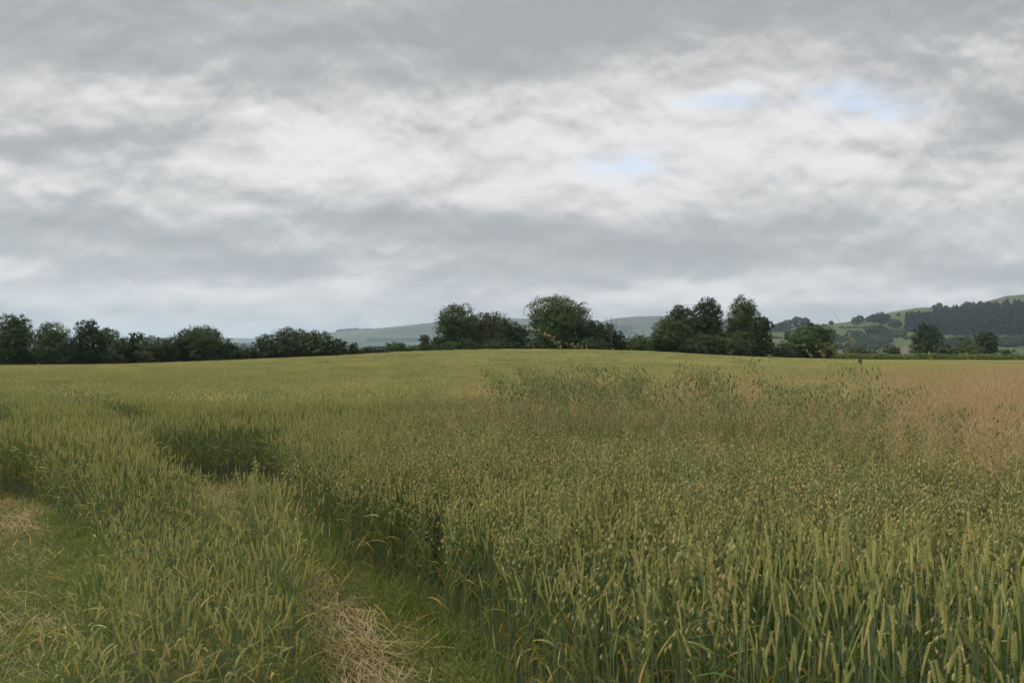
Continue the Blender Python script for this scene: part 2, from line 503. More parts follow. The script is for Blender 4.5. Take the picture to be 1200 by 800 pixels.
hill = Hill([(800, 398), (850, 390), (880, 386), (905, 383.5), (935, 382.5), (960, 381.5), (985, 379.5), (1005, 376.5), (1030, 370), (1050, 366),
             (1075, 362), (1095, 361.3), (1110, 361), (1130, 359.5), (1150, 356), (1165, 352), (1180, 348), (1200, 346.5), (1225, 346), (1260, 348), (1330, 356), (1450, 370)],
            1900, 1250, 900, -9.0, 5, 14)
hill.mesh('pasture_hill', near_m, 280, 110)

# ------------------------------------------------------------------ trees
bark = bpy.data.materials.new('bark'); bark.use_nodes = True
t = NT(bark.node_tree); p = t.n['Principled BSDF']
g = t.node('ShaderNodeNewGeometry')
t.put(p.inputs['Base Color'], t.ramp(t.noise(g.outputs['Position'], 5, 5, 0.65), [(0.3, (0.05, 0.04, 0.03)), (0.7, (0.14, 0.12, 0.09))]))
p.inputs['Roughness'].default_value = 0.9
def foliage(name, c1, c2, lum=1.0):
    return plant_mat(name, c1, c2, 0.16, 0.8, (0.25, (c2[0] * 1.1, c2[1] * 1.05, c2[2] * 0.9), 0.5), 0.25, use_tint=True)
FOL = {
    'dark': foliage('foliage_dark', (0.026, 0.046, 0.016), (0.052, 0.080, 0.026)),
    'mid': foliage('foliage_mid', (0.036, 0.066, 0.018), (0.080, 0.125, 0.033)),
    'light': foliage('foliage_light', (0.050, 0.085, 0.022), (0.095, 0.140, 0.038)),
    'brown': foliage('foliage_brown', (0.044, 0.058, 0.021), (0.080, 0.090, 0.034)),
    'grey': foliage('foliage_grey', (0.048, 0.068, 0.034), (0.085, 0.105, 0.052)),
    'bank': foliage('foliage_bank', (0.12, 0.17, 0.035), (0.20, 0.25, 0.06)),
    'yellow': foliage('foliage_yellow', (0.075, 0.100, 0.024), (0.13, 0.145, 0.04)),
}
def leaf_cards(C, N, size, r):
    n = len(C)
    N = N * 1.0 / (np.linalg.norm(N, axis=1, keepdims=True) + 1e-9) + r.normal(0, 0.38, (n, 3)); N /= np.linalg.norm(N, axis=1, keepdims=True) + 1e-9
    ref = r.normal(0, 1, (n, 3))
    a = np.cross(N, ref); a /= np.linalg.norm(a, axis=1, keepdims=True) + 1e-9
    b = np.cross(N, a)
    sz = size * r.uniform(0.55, 1.35, (n, 1))
    asp = r.uniform(0.65, 1.0, (n, 1))
    V = np.stack([C - a * sz * 0.5, C - b * sz * 0.5 * asp + N * sz * 0.12, C + a * sz * 0.55, C + b * sz * 0.5 * asp + N * sz * 0.10], 1)
    return V.reshape(-1, 3), np.arange(4 * n).reshape(-1, 4)

def crown_mesh(w, h, z0, r, size, n, style='round', sparse=0.0, depth=None):
    """w crown width, h total height, z0 bottom of the crown; lobes filled with leaf cards"""
    d = depth or w
    ch = h - z0
    nl = {'round': 16, 'tall': 18, 'bush': 12, 'ragged': 22, 'hedge': max(6, int(w * 1.6))}[style]
    lobes = []
    for i in range(nl):
        if style == 'hedge':
            x = (i + 0.5) / nl * w - w / 2 + r.uniform(-0.4, 0.4)
            lr = ch * r.uniform(0.30, 0.44)
            lobes.append((x, r.uniform(-0.2, 0.2) * d, z0 + ch * r.uniform(0.25, 0.62), lr * 1.2, lr, lr))
            continue
        f = (i + 0.5) / nl
        zz = {'round': 0.12 + 0.76 * f, 'tall': 0.08 + 0.82 * f, 'bush': 0.15 + 0.62 * f, 'ragged': 0.08 + 0.82 * f}[style]
        env = {'round': math.sqrt(max(0.05, 1 - ((zz - 0.38) / 0.64) ** 2)),
               'tall': math.sqrt(max(0.04, 1 - ((zz - 0.42) / 0.60) ** 2)) * 0.95,
               'bush': math.sqrt(max(0.05, 1 - ((zz - 0.25) / 0.75) ** 2)),
               'ragged': math.sqrt(max(0.05, 1 - ((zz - 0.40) / 0.62) ** 2)) * r.uniform(0.75, 1.08)}[style]
        a = i * 2.399 + r.uniform(-0.5, 0.5)
        rr = env * r.uniform(0.45, 0.72) if i < nl - 1 else 0.1
        lr = {'round': 0.27, 'tall': 0.25, 'bush': 0.30, 'ragged': 0.21}[style] * r.uniform(0.75, 1.25)
        lobes.append((rr * w / 2 * math.cos(a), rr * d / 2 * math.sin(a), z0 + zz * ch * 0.97, lr * w * 1.05, lr * d * 1.05, lr * min(ch, w * 1.2) * 0.88))
    L = np.array(lobes)
    # keep within the stated box
    ex = np.maximum(np.abs(L[:, 0]) + L[:, 3] - w / 2, 0)
    if style != 'hedge':
        L[:, 0] -= np.sign(L[:, 0]) * ex
        L[:, 2] = np.minimum(L[:, 2], h - L[:, 5] * 0.9)
    # core lobe
    if style in ('round', 'bush', 'tall'):
        L = np.vstack([L, [0, 0, z0 + ch * 0.42, w * 0.40, d * 0.40, ch * 0.43]])
    area = L[:, 3] * L[:, 5]
    cnt = np.maximum(20, (area / area.sum() * n)).astype(int)
    Cs, Ns, Ts = [], [], []
    for l, cn in zip(L, cnt):
        # twig clumps on the lobe, leaves scattered round each clump: uneven outline and gaps
        ncl = max(9, cn // 17)
        dirs = r.normal(0, 1, (ncl, 3)); dirs[:, 2] += 0.25
        dirs /= np.linalg.norm(dirs, axis=1, keepdims=True)
        rad = r.uniform(0.70, 1.0, (ncl, 1))
        cc_ = dirs * rad
        who = r.integers(0, ncl, cn)
        pt = cc_[who] + r.normal(0, 0.11, (cn, 3))
        C = np.array(l[:3]) + pt * np.array(l[3:])
        Cs.append(C); Ns.append(pt * np.array([1, 1, 1.2]) + [0, 0, 0.35])
        lt = r.uniform(0, 1)
        Ts.append(np.clip(0.50 * lt + 0.30 * r.uniform(0, 1, ncl)[who] + 0.12 * r.uniform(0, 1, cn), 0, 1))
    C = np.concatenate(Cs); N_ = np.concatenate(Ns); T = np.concatenate(Ts)
    keep = C[:, 2] > 0.05
    if sparse > 0:
        keep &= vnoise(C[:, 0] * 0.9 + 50, C[:, 2] * 0.9 + C[:, 1] * 0.3 + 50, int(r.integers(0, 99)), 2) > sparse
    C, N_, T = C[keep], N_[keep], T[keep]
    V, Fq = leaf_cards(C, N_, size, r)
    return V, Fq, T, L

def build_tree(name, x, ytop, wpx, Y, fol, style, label, cat='tree', group=None, base=0.12, size=None, dens=1.0, sparse=0.0, depth=None, seed=None):
    seed = seed if seed is not None else int(x * 7 + ytop * 13)
    r = np.random.default_rng(seed)
    X, _, zt = at(x, ytop, Y)
    g0 = gz1(X, Y)
    h = zt - g0 - 0.15
    w = wpx / F * Y
    root = empty(name, (X, Y, g0 - 0.03), label, cat, group)
    size = size or 0.00165 * Y
    n = int(dens * 6.6 * (w * h) / (size * size * 0.5))
    n = min(n, 42000)
    V, Fq, T, L = crown_mesh(w, h, base * h, r, size, n, style, sparse, depth)
    cr = link('crown', mesh_np('crown', V, [Fq], [FOL[fol]], tint=T), root)
    # trunk and limbs reaching into the lobes
    G = Geo()
    tr = max(0.05, 0.022 * h)
    if style in ('hedge',):
        for i in range(0, len(L), 2):
            G.add(*tube([(L[i, 0], L[i, 1], 0), (L[i, 0] + 0.1, L[i, 1], L[i, 2])], [0.05, 0.02]), 0)
    else:
        top = np.array([r.uniform(-.05, .05) * w, 0, h * 0.62])
        mid = np.array([r.uniform(-.04, .04) * w, 0, h * 0.3])
        G.add(*tube([(0, 0, 0), (0, 0, 0.08 * h), mid, top], [tr * 1.4, tr, tr * 0.75, tr * 0.3], 7), 0)
        for l in L[: min(len(L), 14)]:
            st = mid * 0.9 if l[2] < h * 0.6 else mid + (top - mid) * 0.5
            e = np.array([l[0], l[1], l[2]])
            m_ = st * 0.5 + e * 0.5 + np.array([0, 0, -0.04 * h])
            G.add(*tube([st, m_, e], [tr * 0.45, tr * 0.3, tr * 0.1], 5), 0)
            for q in range(2):
                e2 = e + np.array([r.uniform(-1, 1) * l[3], r.uniform(-1, 1) * l[4], r.uniform(0, 1) * l[5]]) * 0.9
                G.add(*tube([e, e2], [tr * 0.12, tr * 0.04], 4), 0)
    link('trunk' if style not in ('hedge',) else 'stems', G.mesh('trunk', [bark], True), root)
    return root

TREES = [
    # name, x, ytop, width px, distance, foliage, style, label, category
    ('broadleaf_tree', -22, 372, 50, 128, 'dark', 'round', 'dark broadleaf tree cut off by the left picture edge', 'tree', {}),
    ('broadleaf_tree', 19, 366, 46, 127, 'mid', 'ragged', 'tall open topped tree, second from the left edge of the field', 'tree', dict(sparse=0.30)),
    ('broadleaf_tree', 57, 377, 40, 126, 'mid', 'round', 'rounded tree sloping down to its right, beside the tall open topped tree on the left', 'tree', {}),
    ('broadleaf_tree', 105, 374, 36, 126, 'dark', 'ragged', 'upright dark tree with a ragged pointed top in the left treeline', 'tree', {}),
    ('broadleaf_tree', 126, 382, 28, 128, 'mid', 'round', 'smaller tree against the right side of the upright ragged tree on the left', 'tree', {}),
    ('broadleaf_tree', 82, 392, 30, 125, 'dark', 'bush', 'low dark tree filling the dip between the two left treeline peaks', 'tree', {}),
    ('hawthorn_bush', 160, 387, 26, 126, 'dark', 'ragged', 'thorny bush with thin shoots sticking up from the left hedge', 'bush', dict(sparse=0.42)),
    ('hawthorn_bush', 145, 392, 30, 124, 'dark', 'bush', 'dense dark hedge bush right of the left treeline peaks', 'bush', {}),
    ('hawthorn_bush', 178, 392, 40, 125, 'brown', 'bush', 'brownish green hedge bush in the middle of the left hedge', 'bush', {}),
    ('hawthorn_bush', 203, 392, 30, 126, 'dark', 'bush', 'dark bush touching the left side of the spreading oak', 'bush', {}),
    ('oak_tree', 220, 384, 30, 129, 'dark', 'round', 'dark round shoulder tree standing behind the left of the spreading oak', 'tree', {}),
    ('oak_tree', 241, 381, 48, 127, 'mid', 'round', 'spreading oak ending the left treeline, by the gap to the blue ridge', 'tree', {}),
    ('hawthorn_bush', 268, 399, 26, 127, 'dark', 'bush', 'low bush sloping down from the spreading oak to the gap in the trees', 'bush', {}),
    ('hawthorn_bush', 287, 406, 24, 128, 'dark', 'bush', 'lowest dark bush in the gap where the blue ridge shows', 'bush', {}),
    ('willow_tree', 312, 391, 34, 130, 'mid', 'round', 'soft green willow at the left end of the mid left clump', 'tree', {}),
    ('willow_tree', 340, 383, 44, 131, 'grey', 'round', 'tallest feathery willow of the mid left clump', 'tree', {}),
    ('willow_tree', 370, 386, 40, 130, 'mid', 'round', 'round willow just right of the tallest willow', 'tree', {}),
    ('willow_tree', 393, 395, 30, 129, 'dark', 'round', 'small dark willow at the right end of the mid left clump', 'tree', {}),
    ('hawthorn_bush', 414, 400, 12, 131, 'dark', 'tall', 'narrow pointed bush right of the willow clump', 'bush', {}),
    ('hawthorn_bush', 432, 404, 28, 132, 'dark', 'bush', 'low flat bush below the moorland hill between the narrow bush and the rounded one', 'bush', {}),
    ('hawthorn_bush', 462, 399, 30, 133, 'mid', 'bush', 'rounded green bush standing alone below the moorland hill', 'bush', {}),
    ('hawthorn_bush', 482, 404, 18, 133, 'dark', 'bush', 'small low bush between the rounded bush and the brown hawthorn', 'bush', {}),
    ('hawthorn_bush', 499, 391, 18, 135, 'brown', 'ragged', 'brownish hawthorn left of the paired tall trees', 'bush', {}),
    ('hawthorn_bush', 511, 392, 14, 137, 'grey', 'ragged', 'thin see-through bush tucked against the left of the paired tall trees', 'bush', dict(sparse=0.40)),
    ('ash_tree', 535, 355.5, 50, 140, 'mid', 'tall', 'tall ash with a pointed top, left of the two joined central trees', 'tree', dict(sparse=0.22)),
    ('field_maple', 573, 364.5, 56, 142, 'brown', 'round', 'brownish rounded tree joined to the right side of the tall pointed ash', 'tree', dict(sparse=0.25)),
    ('field_maple', 604, 377, 34, 141, 'dark', 'round', 'dark sloping tree filling the step between the brown tree and the great oak', 'tree', {}),
    ('hawthorn_bush', 630, 392, 36, 137, 'grey', 'bush', 'grey green bush in front of the lower left of the great oak', 'bush', {}),
    ('hawthorn_bush', 585, 395, 60, 138, 'dark', 'bush', 'dark undergrowth below the brown rounded tree', 'bush', {}),
    ('hawthorn_bush', 540, 394, 50, 137, 'mid', 'bush', 'green undergrowth below the tall pointed ash', 'bush', {}),
    ('great_oak', 655, 345.5, 76, 143, 'mid', 'round', 'great dome shaped oak, the largest crown in the middle of the treeline', 'tree', dict(sparse=0.16)),
    ('great_oak', 648, 361, 46, 138, 'light', 'round', 'lighter green tree standing before the lower half of the great oak', 'tree', {}),
    ('field_maple', 698, 374, 44, 141, 'dark', 'round', 'dark tree stepping down from the right of the great oak', 'tree', dict(sparse=0.2)),
    ('field_maple', 722, 386, 26, 140, 'dark', 'ragged', 'small dark tree at the foot of the bare dead tree', 'tree', {}),
    ('hawthorn_bush', 690, 393, 56, 137, 'dark', 'bush', 'dark bush line below the tree stepping down from the great oak', 'bush', {}),
    ('hawthorn_bush', 748, 389, 36, 139, 'light', 'bush', 'light green bush in the dip below the moorland top', 'bush', {}),
    ('hawthorn_bush', 773, 387, 26, 140, 'mid', 'bush', 'green bush against the left foot of the tall right clump', 'bush', {}),
    ('alder_tree', 797, 355, 44, 142, 'grey', 'ragged', 'airy open crowned alder at the left of the tall right clump', 'tree', dict(sparse=0.34)),
    ('alder_tree', 790, 372, 50, 140, 'mid', 'round', 'denser lower tree under the airy alder of the right clump', 'tree', {}),
    ('alder_tree', 829, 346, 42, 143, 'dark', 'tall', 'tallest dark alder in the middle of the right clump', 'tree', dict(sparse=0.15)),
    ('alder_tree', 871, 346.5, 42, 144, 'mid', 'tall', 'tall narrow green tree right of the tallest dark alder', 'tree', dict(sparse=0.27)),
    ('alder_tree', 894, 368, 24, 145, 'grey', 'ragged', 'thin see-through tree at the right end of the tall clump', 'tree', dict(sparse=0.36)),
    ('hawthorn_bush', 857, 383, 46, 139, 'mid', 'bush', 'green bush filling the gap under the two tallest trees of the right clump', 'bush', {}),
    ('hawthorn_bush', 820, 388, 56, 138, 'dark', 'bush', 'dark bush beneath the tallest dark alder', 'bush', {}),
    ('hawthorn_bush', 893, 397, 34, 142, 'dark', 'bush', 'dark bush below the thin see-through tree', 'bush', {}),
    ('hawthorn_bush', 918, 399, 28, 148, 'brown', 'bush', 'brownish bush between the tall clump and the round copse tree', 'bush', {}),
    ('oak_tree', 953, 378.5, 44, 158, 'dark', 'round', 'dark round oak behind the lighter bushy tree on the right', 'tree', {}),
    ('willow_tree', 940, 385, 42, 153, 'light', 'round', 'lighter bushy tree in front of the dark round oak', 'tree', {}),
    ('willow_tree', 962, 397, 36, 152, 'yellow', 'bush', 'yellow green bush at the right foot of the dark round oak', 'bush', {}),
    ('hawthorn_bush', 1004, 404, 32, 175, 'brown', 'bush', 'low brownish bush between the dark oak and the small hedge tree', 'bush', {}),
    ('hawthorn_bush', 1022, 408, 20, 176, 'dark', 'bush', 'smallest dark bush on the right hedge', 'bush', {}),
    ('hawthorn_bush', 1046, 403, 22, 178, 'brown', 'bush', 'brown tinted bush left of the gap showing the green far field', 'bush', {}),
    ('hawthorn_bush', 1036, 411, 24, 174, 'light', 'bush', 'bright green low bush in the right hedge', 'bush', {}),
    ('oak_tree', 1085, 378.5, 32, 230, 'dark', 'tall', 'tall dark oak of the far right hedge, before the hillside wood', 'tree', dict(base=0.15)),
    ('hawthorn_bush', 1077, 400, 18, 205, 'mid', 'bush', 'green bush at the left foot of the tall dark oak', 'bush', {}),
    ('hawthorn_bush', 1104, 399, 24, 210, 'brown', 'bush', 'brown green bush right of the tall dark oak', 'bush', {}),
    ('hawthorn_bush', 1120, 405, 22, 207, 'brown', 'bush', 'low brownish bush between the two rounded hedge bushes on the far right', 'bush', {}),
    ('hawthorn_bush', 1130, 392, 20, 270, 'grey', 'round', 'pale far bush showing above the hedge left of the round lone oak', 'bush', {}),
    ('hawthorn_bush', 1134, 400, 30, 209, 'yellow', 'bush', 'yellow green rounded bush below the pale far one', 'bush', {}),
    ('oak_tree', 1155, 388, 25, 240, 'dark', 'round', 'round lone oak with a visible trunk on the far right', 'tree', dict(base=0.30)),
    ('hawthorn_bush', 1180, 406, 20, 215, 'dark', 'bush', 'low dark bush near the right picture edge', 'bush', {}),
]
for (nm, x, yt, wp, Y, fo, st, lab, cat, kw) in TREES:
    if 'sparse' in kw: kw['sparse'] *= 0.62
    wp *= 1.07
    build_tree(nm, x, yt, wp, Y, fo, st, lab, cat, 'trees and bushes along the far edge of the wheat field',
               **({'base': 0.03 if st == 'bush' else 0.10} | kw))

# bare dead tree
X, Y, zt = at(716, 369, 138)
g0 = gz1(X, Y)
dead = empty('dead_tree', (X, Y, g0), 'bare dead tree with thin upright twigs right of the great oak', 'tree', 'trees and bushes along the far edge of the wheat field')
G = Geo(); h = zt - g0
r = np.random.default_rng(4)
G.add(*tube([(0, 0, 0), (0.1, 0, h * 0.4), (0, 0, h * 0.7)], [0.16, 0.1, 0.05], 6), 0)
for i in range(22):
    b0 = h * r.uniform(0.35, 0.7); dx_ = r.uniform(-1.0, 1.0)
    G.add(*tube([(0.05, 0, b0), (dx_ * 0.6, r.uniform(-.4, .4), b0 + 0.6), (dx_ * 1.1 + 0.1, r.uniform(-.5, .5), min(h, b0 + r.uniform(1.2, 2.6)))], [0.045, 0.03, 0.015], 4), 0)
link('trunk', G.mesh('trunk', [bark], True), dead)

# clipped hedges
def hedge_run(x0, x1, y0, y1, Y, fol, label, hh, dens=1.0):
    r = np.random.default_rng(int(x0 + 31 * Y))
    Xa, Xb = at(x0, 420, Y)[0], at(x1, 420, Y)[0]
    Xc = (Xa + Xb) / 2; L_ = Xb - Xa
    n = int(L_ * hh * 240 * dens)
    X = r.uniform(-L_ / 2, L_ / 2, n)
    topv = hh * (0.80 + 0.30 * vnoise(X * 0.35 + 40, X * 0 + 3.3, 5, 3))
    ang = r.uniform(0, np.pi, n); rr = r.uniform(0.45, 1.05, n)
    yv = np.cos(ang) * rr * 0.9; zv = np.sin(ang) ** 0.6 * rr * topv
    C = np.stack([X, yv, zv], -1)
    C[:, 2] += gz(X + Xc, np.full(n, Y)) - gz1(Xc, Y)
    N_ = np.stack([0 * X, np.cos(ang), np.sin(ang)], -1)
    T = np.clip(vnoise(X * 0.25 + 9, X * 0 + 1.1, 2, 3) * 0.8 + r.uniform(-0.2, 0.4, n), 0, 1)
    V, Fq = leaf_cards(C, N_, 0.0015 * Y, r)
    root = empty('hedge', (Xc, Y, gz1(Xc, Y)), label, 'hedge')
    link('foliage', mesh_np('foliage', V, [Fq], [FOL[fol]], tint=T), root)
    step = max(1.8, L_ / 60)
    for i in range(int(L_ / step)):
        G = Geo()
        xx = -L_ / 2 + (i + 0.5) * step
        zz = gz1(xx + Xc, Y) - gz1(Xc, Y)
        G.add(*tube([(xx, 0, zz - 0.05), (xx + r.uniform(-.2, .2), 0, zz + hh * 0.7)], [0.06, 0.02]), 0)
        link('stem', G.mesh('stem', [bark], True), root)
    return root
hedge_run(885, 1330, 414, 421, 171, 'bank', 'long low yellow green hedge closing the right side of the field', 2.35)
hedge_run(-60, 300, 400, 425, 129, 'dark', 'dark continuous hedge under the left treeline', 3.5)
hedge_run(290, 520, 405, 420, 133, 'dark', 'dark low hedge under the willow clump and lone bushes', 2.2)
hedge_run(520, 930, 400, 418, 141, 'dark', 'dark thick hedge under the central and right tall trees', 2.6)

# ------------------------------------------------------------------ trees on the hill
hm_ = foliage('hill_tree_foliage', (0.022, 0.038, 0.016), (0.045, 0.066, 0.024))
conm = foliage('hill_conifer', (0.012, 0.022, 0.012), (0.022, 0.036, 0.018))
def lump_tree(r, h, w, n=90, conifer=False):
    if conifer:
        zz = r.uniform(0, 1, n) ** 1.2
        ang = r.uniform(0, 2 * np.pi, n)
        rr = (1 - zz) * w / 2 * r.uniform(0.7, 1.1, n)
        C = np.stack([np.cos(ang) * rr, np.sin(ang) * rr, 0.05 * h + zz * 0.97 * h], -1)
        N_ = np.stack([np.cos(ang), np.sin(ang), 0.5 + 0 * zz], -1)
        return leaf_cards(C, N_, w * 0.45, r)
    d = r.normal(0, 1, (n, 3)); d /= np.linalg.norm(d, axis=1, keepdims=True)
    C = d * np.array([w / 2, w / 2, h * 0.45]) * r.uniform(0.6, 1.05, (n, 1)) + [0, 0, h * 0.55]
    return leaf_cards(C, d, w * 0.30, r)
protoT = []
for i in range(6):
    r = np.random.default_rng(50 + i)
    V, Fq = lump_tree(r, 1.0, 1.0, 110)
    cm = mesh_np('crown', V, [Fq], [hm_], tint=r.uniform(0, 1, len(Fq)))
    G = Geo(); G.add(*tube([(0, 0, -0.05), (0, 0, 0.5)], [0.05, 0.03], 5), 0)
    protoT.append((cm, G.mesh('trunk', [bark])))
# invert the view ray onto the hillside
def on_hill(x, y, lo=700, hi=1895):
    a, b = ray(x, y)
    Ys = np.linspace(lo, hi, 600)
    zr = EYE + b * Ys
    zh = hill.z(a * Ys, Ys)
    k_ = np.nonzero(zh >= zr)[0]
    Yv = Ys[k_[0]] if len(k_) else hi
    return a * Yv, Yv, float(hill.z(a * Yv, Yv))
HT = [(908, 385, 6, 'at the left end of the ridge line'), (914, 384, 7, 'beside the leftmost ridge tree'), (922, 384, 10, 'large crown in the left ridge group'),
      (929, 383, 9, 'just right of the large left ridge crown'), (935, 383, 12, 'tall one in the left ridge group'), (943, 383, 11, 'last of the left ridge group'),
      (950, 384, 7, 'low crown ending the left ridge group'), (974, 380, 5, 'alone on the skyline of the pasture ridge'), (965, 381, 3, 'tiny crown left of the lone skyline tree'),
      (1003, 380, 9, 'above the striped pasture, left one'), (1008, 378, 9, 'above the striped pasture, right one'), (1018, 377, 7, 'on the slope right of the striped pasture'),
      (1025, 378, 11, 'large crown in the upper slope group'), (1032, 379, 13, 'broadest crown in the upper slope group'), (1038, 378, 9, 'right end of the upper slope group'),
      (1046, 384, 11, 'by itself on the open slope left of the wood'), (1051, 384, 10, 'touching the slope tree left of the wood'), 
      (1022, 393, 12, 'in the dark copse below the striped pasture, left'), (1030, 392, 12, 'in the dark copse below the striped pasture, middle'), (1038, 393, 10, 'in the dark copse below the striped pasture, right'),
      (1096, 362, 6, 'first skyline tree above the wood'), (1101, 361, 7, 'second skyline tree above the wood'), (1109, 361, 4, 'small skyline tree above the wood'),
      (1133, 361, 8, 'rounded skyline clump tree'), (1139, 360, 7, 'right half of the rounded skyline clump'), (1149, 358, 6, 'highest skyline tree near the bald hilltop'),
      (1053, 370, 4, 'tiny gorse sized crown on the bare slope'), (1040, 372, 5, 'small crown on the skyline shoulder')]
for i, (x, yb, hp, where) in enumerate(HT):
    X, Y, Z = on_hill(x, yb + 1)
    s_ = hp / F * Y
    root = empty('hillside_tree', (X, Y, Z - 0.3), 'small distant hill tree, ' + where, 'tree', 'small trees on the distant hill')
    root.scale = (s_ * random.uniform(1.0, 1.35), s_ * 1.1, s_ * 1.08)
    cm, tm = protoT[i % 6]
    link('crown', cm, root); link('trunk', tm, root)

def mass(name, label, cells, h, w, n, mat, seed, conifer=False, cat='wood'):
    """a far wood as one mass, trees standing on the hill surface inside photo-shaped patches"""
    r = np.random.default_rng(seed)
    Vs, Fs, Ts, off = [], [], [], 0
    tot = sum((c_[1] - c_[0]) * (c_[3] - c_[2]) for c_ in cells)
    for c_ in cells:
        k_ = max(3, int(n * (c_[1] - c_[0]) * (c_[3] - c_[2]) / tot))
        for i in range(k_):
            x = r.uniform(c_[0], c_[1]); y = r.uniform(c_[2], c_[3])
            X, Y, Z = on_hill(x, y)
            hh = h * r.uniform(0.6, 1.3)
            V, Fq = lump_tree(r, hh, w * r.uniform(0.8, 1.35), 44, conifer)
            Vs.append(V + [X, Y, Z - 0.5]); Fs.append(Fq + off); off += len(V)
            Ts.append(np.full(len(Fq), r.uniform(0, 1)))
    o = link(name, mesh_np(name, np.concatenate(Vs), [np.concatenate(Fs)], [mat], tint=np.concatenate(Ts)))
    tag(o, label, cat, kind='stuff')
    return o
cells = []
for (x0, x1, y0, y1) in ((1062, 1075, 370, 389), (1075, 1095, 371, 391), (1095, 1115, 365, 393), (1115, 1135, 364, 393), (1135, 1155, 362, 393),
                         (1155, 1175, 360, 393), (1175, 1200, 358, 393), (1200, 1240, 357, 393), (1240, 1330, 366, 393)):
    cells.append((x0, x1, y0, y1))
mass('conifer_wood', 'dark conifer plantation covering the side of the right hill', cells, 10.5, 6.5, 3200, conm, 11, True)
mass('valley_wood', 'blue green belt of woodland along the foot of the right hill',
     [(975, 1045, 397, 404), (960, 1040, 404, 410), (1098, 1240, 400, 407), (990, 1060, 393, 396), (900, 925, 385, 388.5)], 9, 9, 520, hm_, 12)
mass('hill_hedgerows', 'thin dark hedgerows between the pastures of the right hill',
     [(905, 975, 388.5, 389.2), (985, 1020, 384.2, 384.8), (905, 930, 396, 397), (1060, 1100, 396.5, 397.5), (1045, 1062, 389, 390)], 3.5, 5, 240, hm_, 13, False, 'hedgerow')
# the shelter belt on the moorland skyline
r = np.random.default_rng(21)
Vs, Fs, Ts, off = [], [], [], 0
for i in range(60):
    x = r.uniform(396, 420) if i < 48 else r.choice([423, 428, 430, 432]) + r.uniform(-1, 1)
    X, Y, Z = at(x, np.interp(x, [380, 400, 425, 450], [391, 388.5, 386.5, 384.5]), 5560)
    V, Fq = lump_tree(r, 22 if i < 48 else 14, 30, 30)
    Vs.append(V + [X, Y, Z - 6]); Fs.append(Fq + off); off += len(V); Ts.append(np.full(len(Fq), r.uniform(0, 1)))
tag(link('skyline_wood', mesh_np('skyline_wood', np.concatenate(Vs), [np.concatenate(Fs)], [hm_], tint=np.concatenate(Ts))),
    'tiny dark shelter belt on the left end of the moorland skyline', 'wood', kind='stuff')
# woodland patches on the moorland flank
Vs, Fs, Ts, off = [], [], [], 0
for i in range(420):
    k_ = i % 3
    x, y = ((r.normal(722, 12), 390 + abs(r.normal(0, 3))), (r.uniform(430, 500), r.uniform(398, 401)), (r.normal(728, 7), 387 + r.normal(0, 2)))[k_]
    a, b = ray(x, y); Ys = np.linspace(3100, 5590, 400)
    zz = moor.z(a * Ys, Ys); kk = np.nonzero(zz >= EYE + b * Ys)[0]
    if not len(kk): continue
    Y = Ys[kk[0]]; X = a * Y; Z = float(moor.z(X, Y))
    V, Fq = lump_tree(r, 12, 16, 26)
    Vs.append(V + [X, Y, Z]); Fs.append(Fq + off); off += len(V); Ts.append(np.full(len(Fq), r.uniform(0, 1)))
if Vs:
    tag(link('moorland_wood', mesh_np('moorland_wood', np.concatenate(Vs), [np.concatenate(Fs)], [hm_], tint=np.concatenate(Ts))),
        'hazy woodland patches low on the moorland hill', 'wood', kind='stuff')

# ------------------------------------------------------------------ haze
hz = bpy.data.materials.new('haze_air'); hz.use_nodes = True
t = NT(hz.node_tree); t.n.clear()
out = t.node('ShaderNodeOutputMaterial'); pv = t.node('ShaderNodeVolumePrincipled')
pv.inputs['Color'].default_value = (0.64, 0.80, 0.99, 1)
pv.inputs['Density'].default_value = 0.00009
pv.inputs['Anisotropy'].default_value = 0.2
t.l.new(pv.outputs[0], out.inputs['Volume'])
HB = (-17000, 17000, -400, 16500, -45, 480)
hv = [(HB[i], HB[2 + j], HB[4 + k_]) for i in (0, 1) for j in (0, 1) for k_ in (0, 1)]
hf = [[0, 1, 3, 2], [4, 6, 7, 5], [0, 4, 5, 1], [2, 3, 7, 6], [0, 2, 6, 4], [1, 5, 7, 3]]
tag(link('haze', mesh_np('haze', hv, [np.array(hf)], [hz])), 'thin pale summer haze over the valley', 'haze', kind='stuff')

# ------------------------------------------------------------------ plant builders (single plants, base at the origin)
def bent_line(H, lean, bend, n=6, az=0.0):
    s = np.linspace(0, 1, n + 1); th = lean + bend * s ** 2.5
    ds = H / n; thm = 0.5 * (th[1:] + th[:-1])
    rr = np.concatenate([[0], np.cumsum(np.sin(thm)) * ds]); zz = np.concatenate([[0], np.cumsum(np.cos(thm)) * ds])
    return np.stack([rr * math.cos(az), rr * math.sin(az), zz], -1)

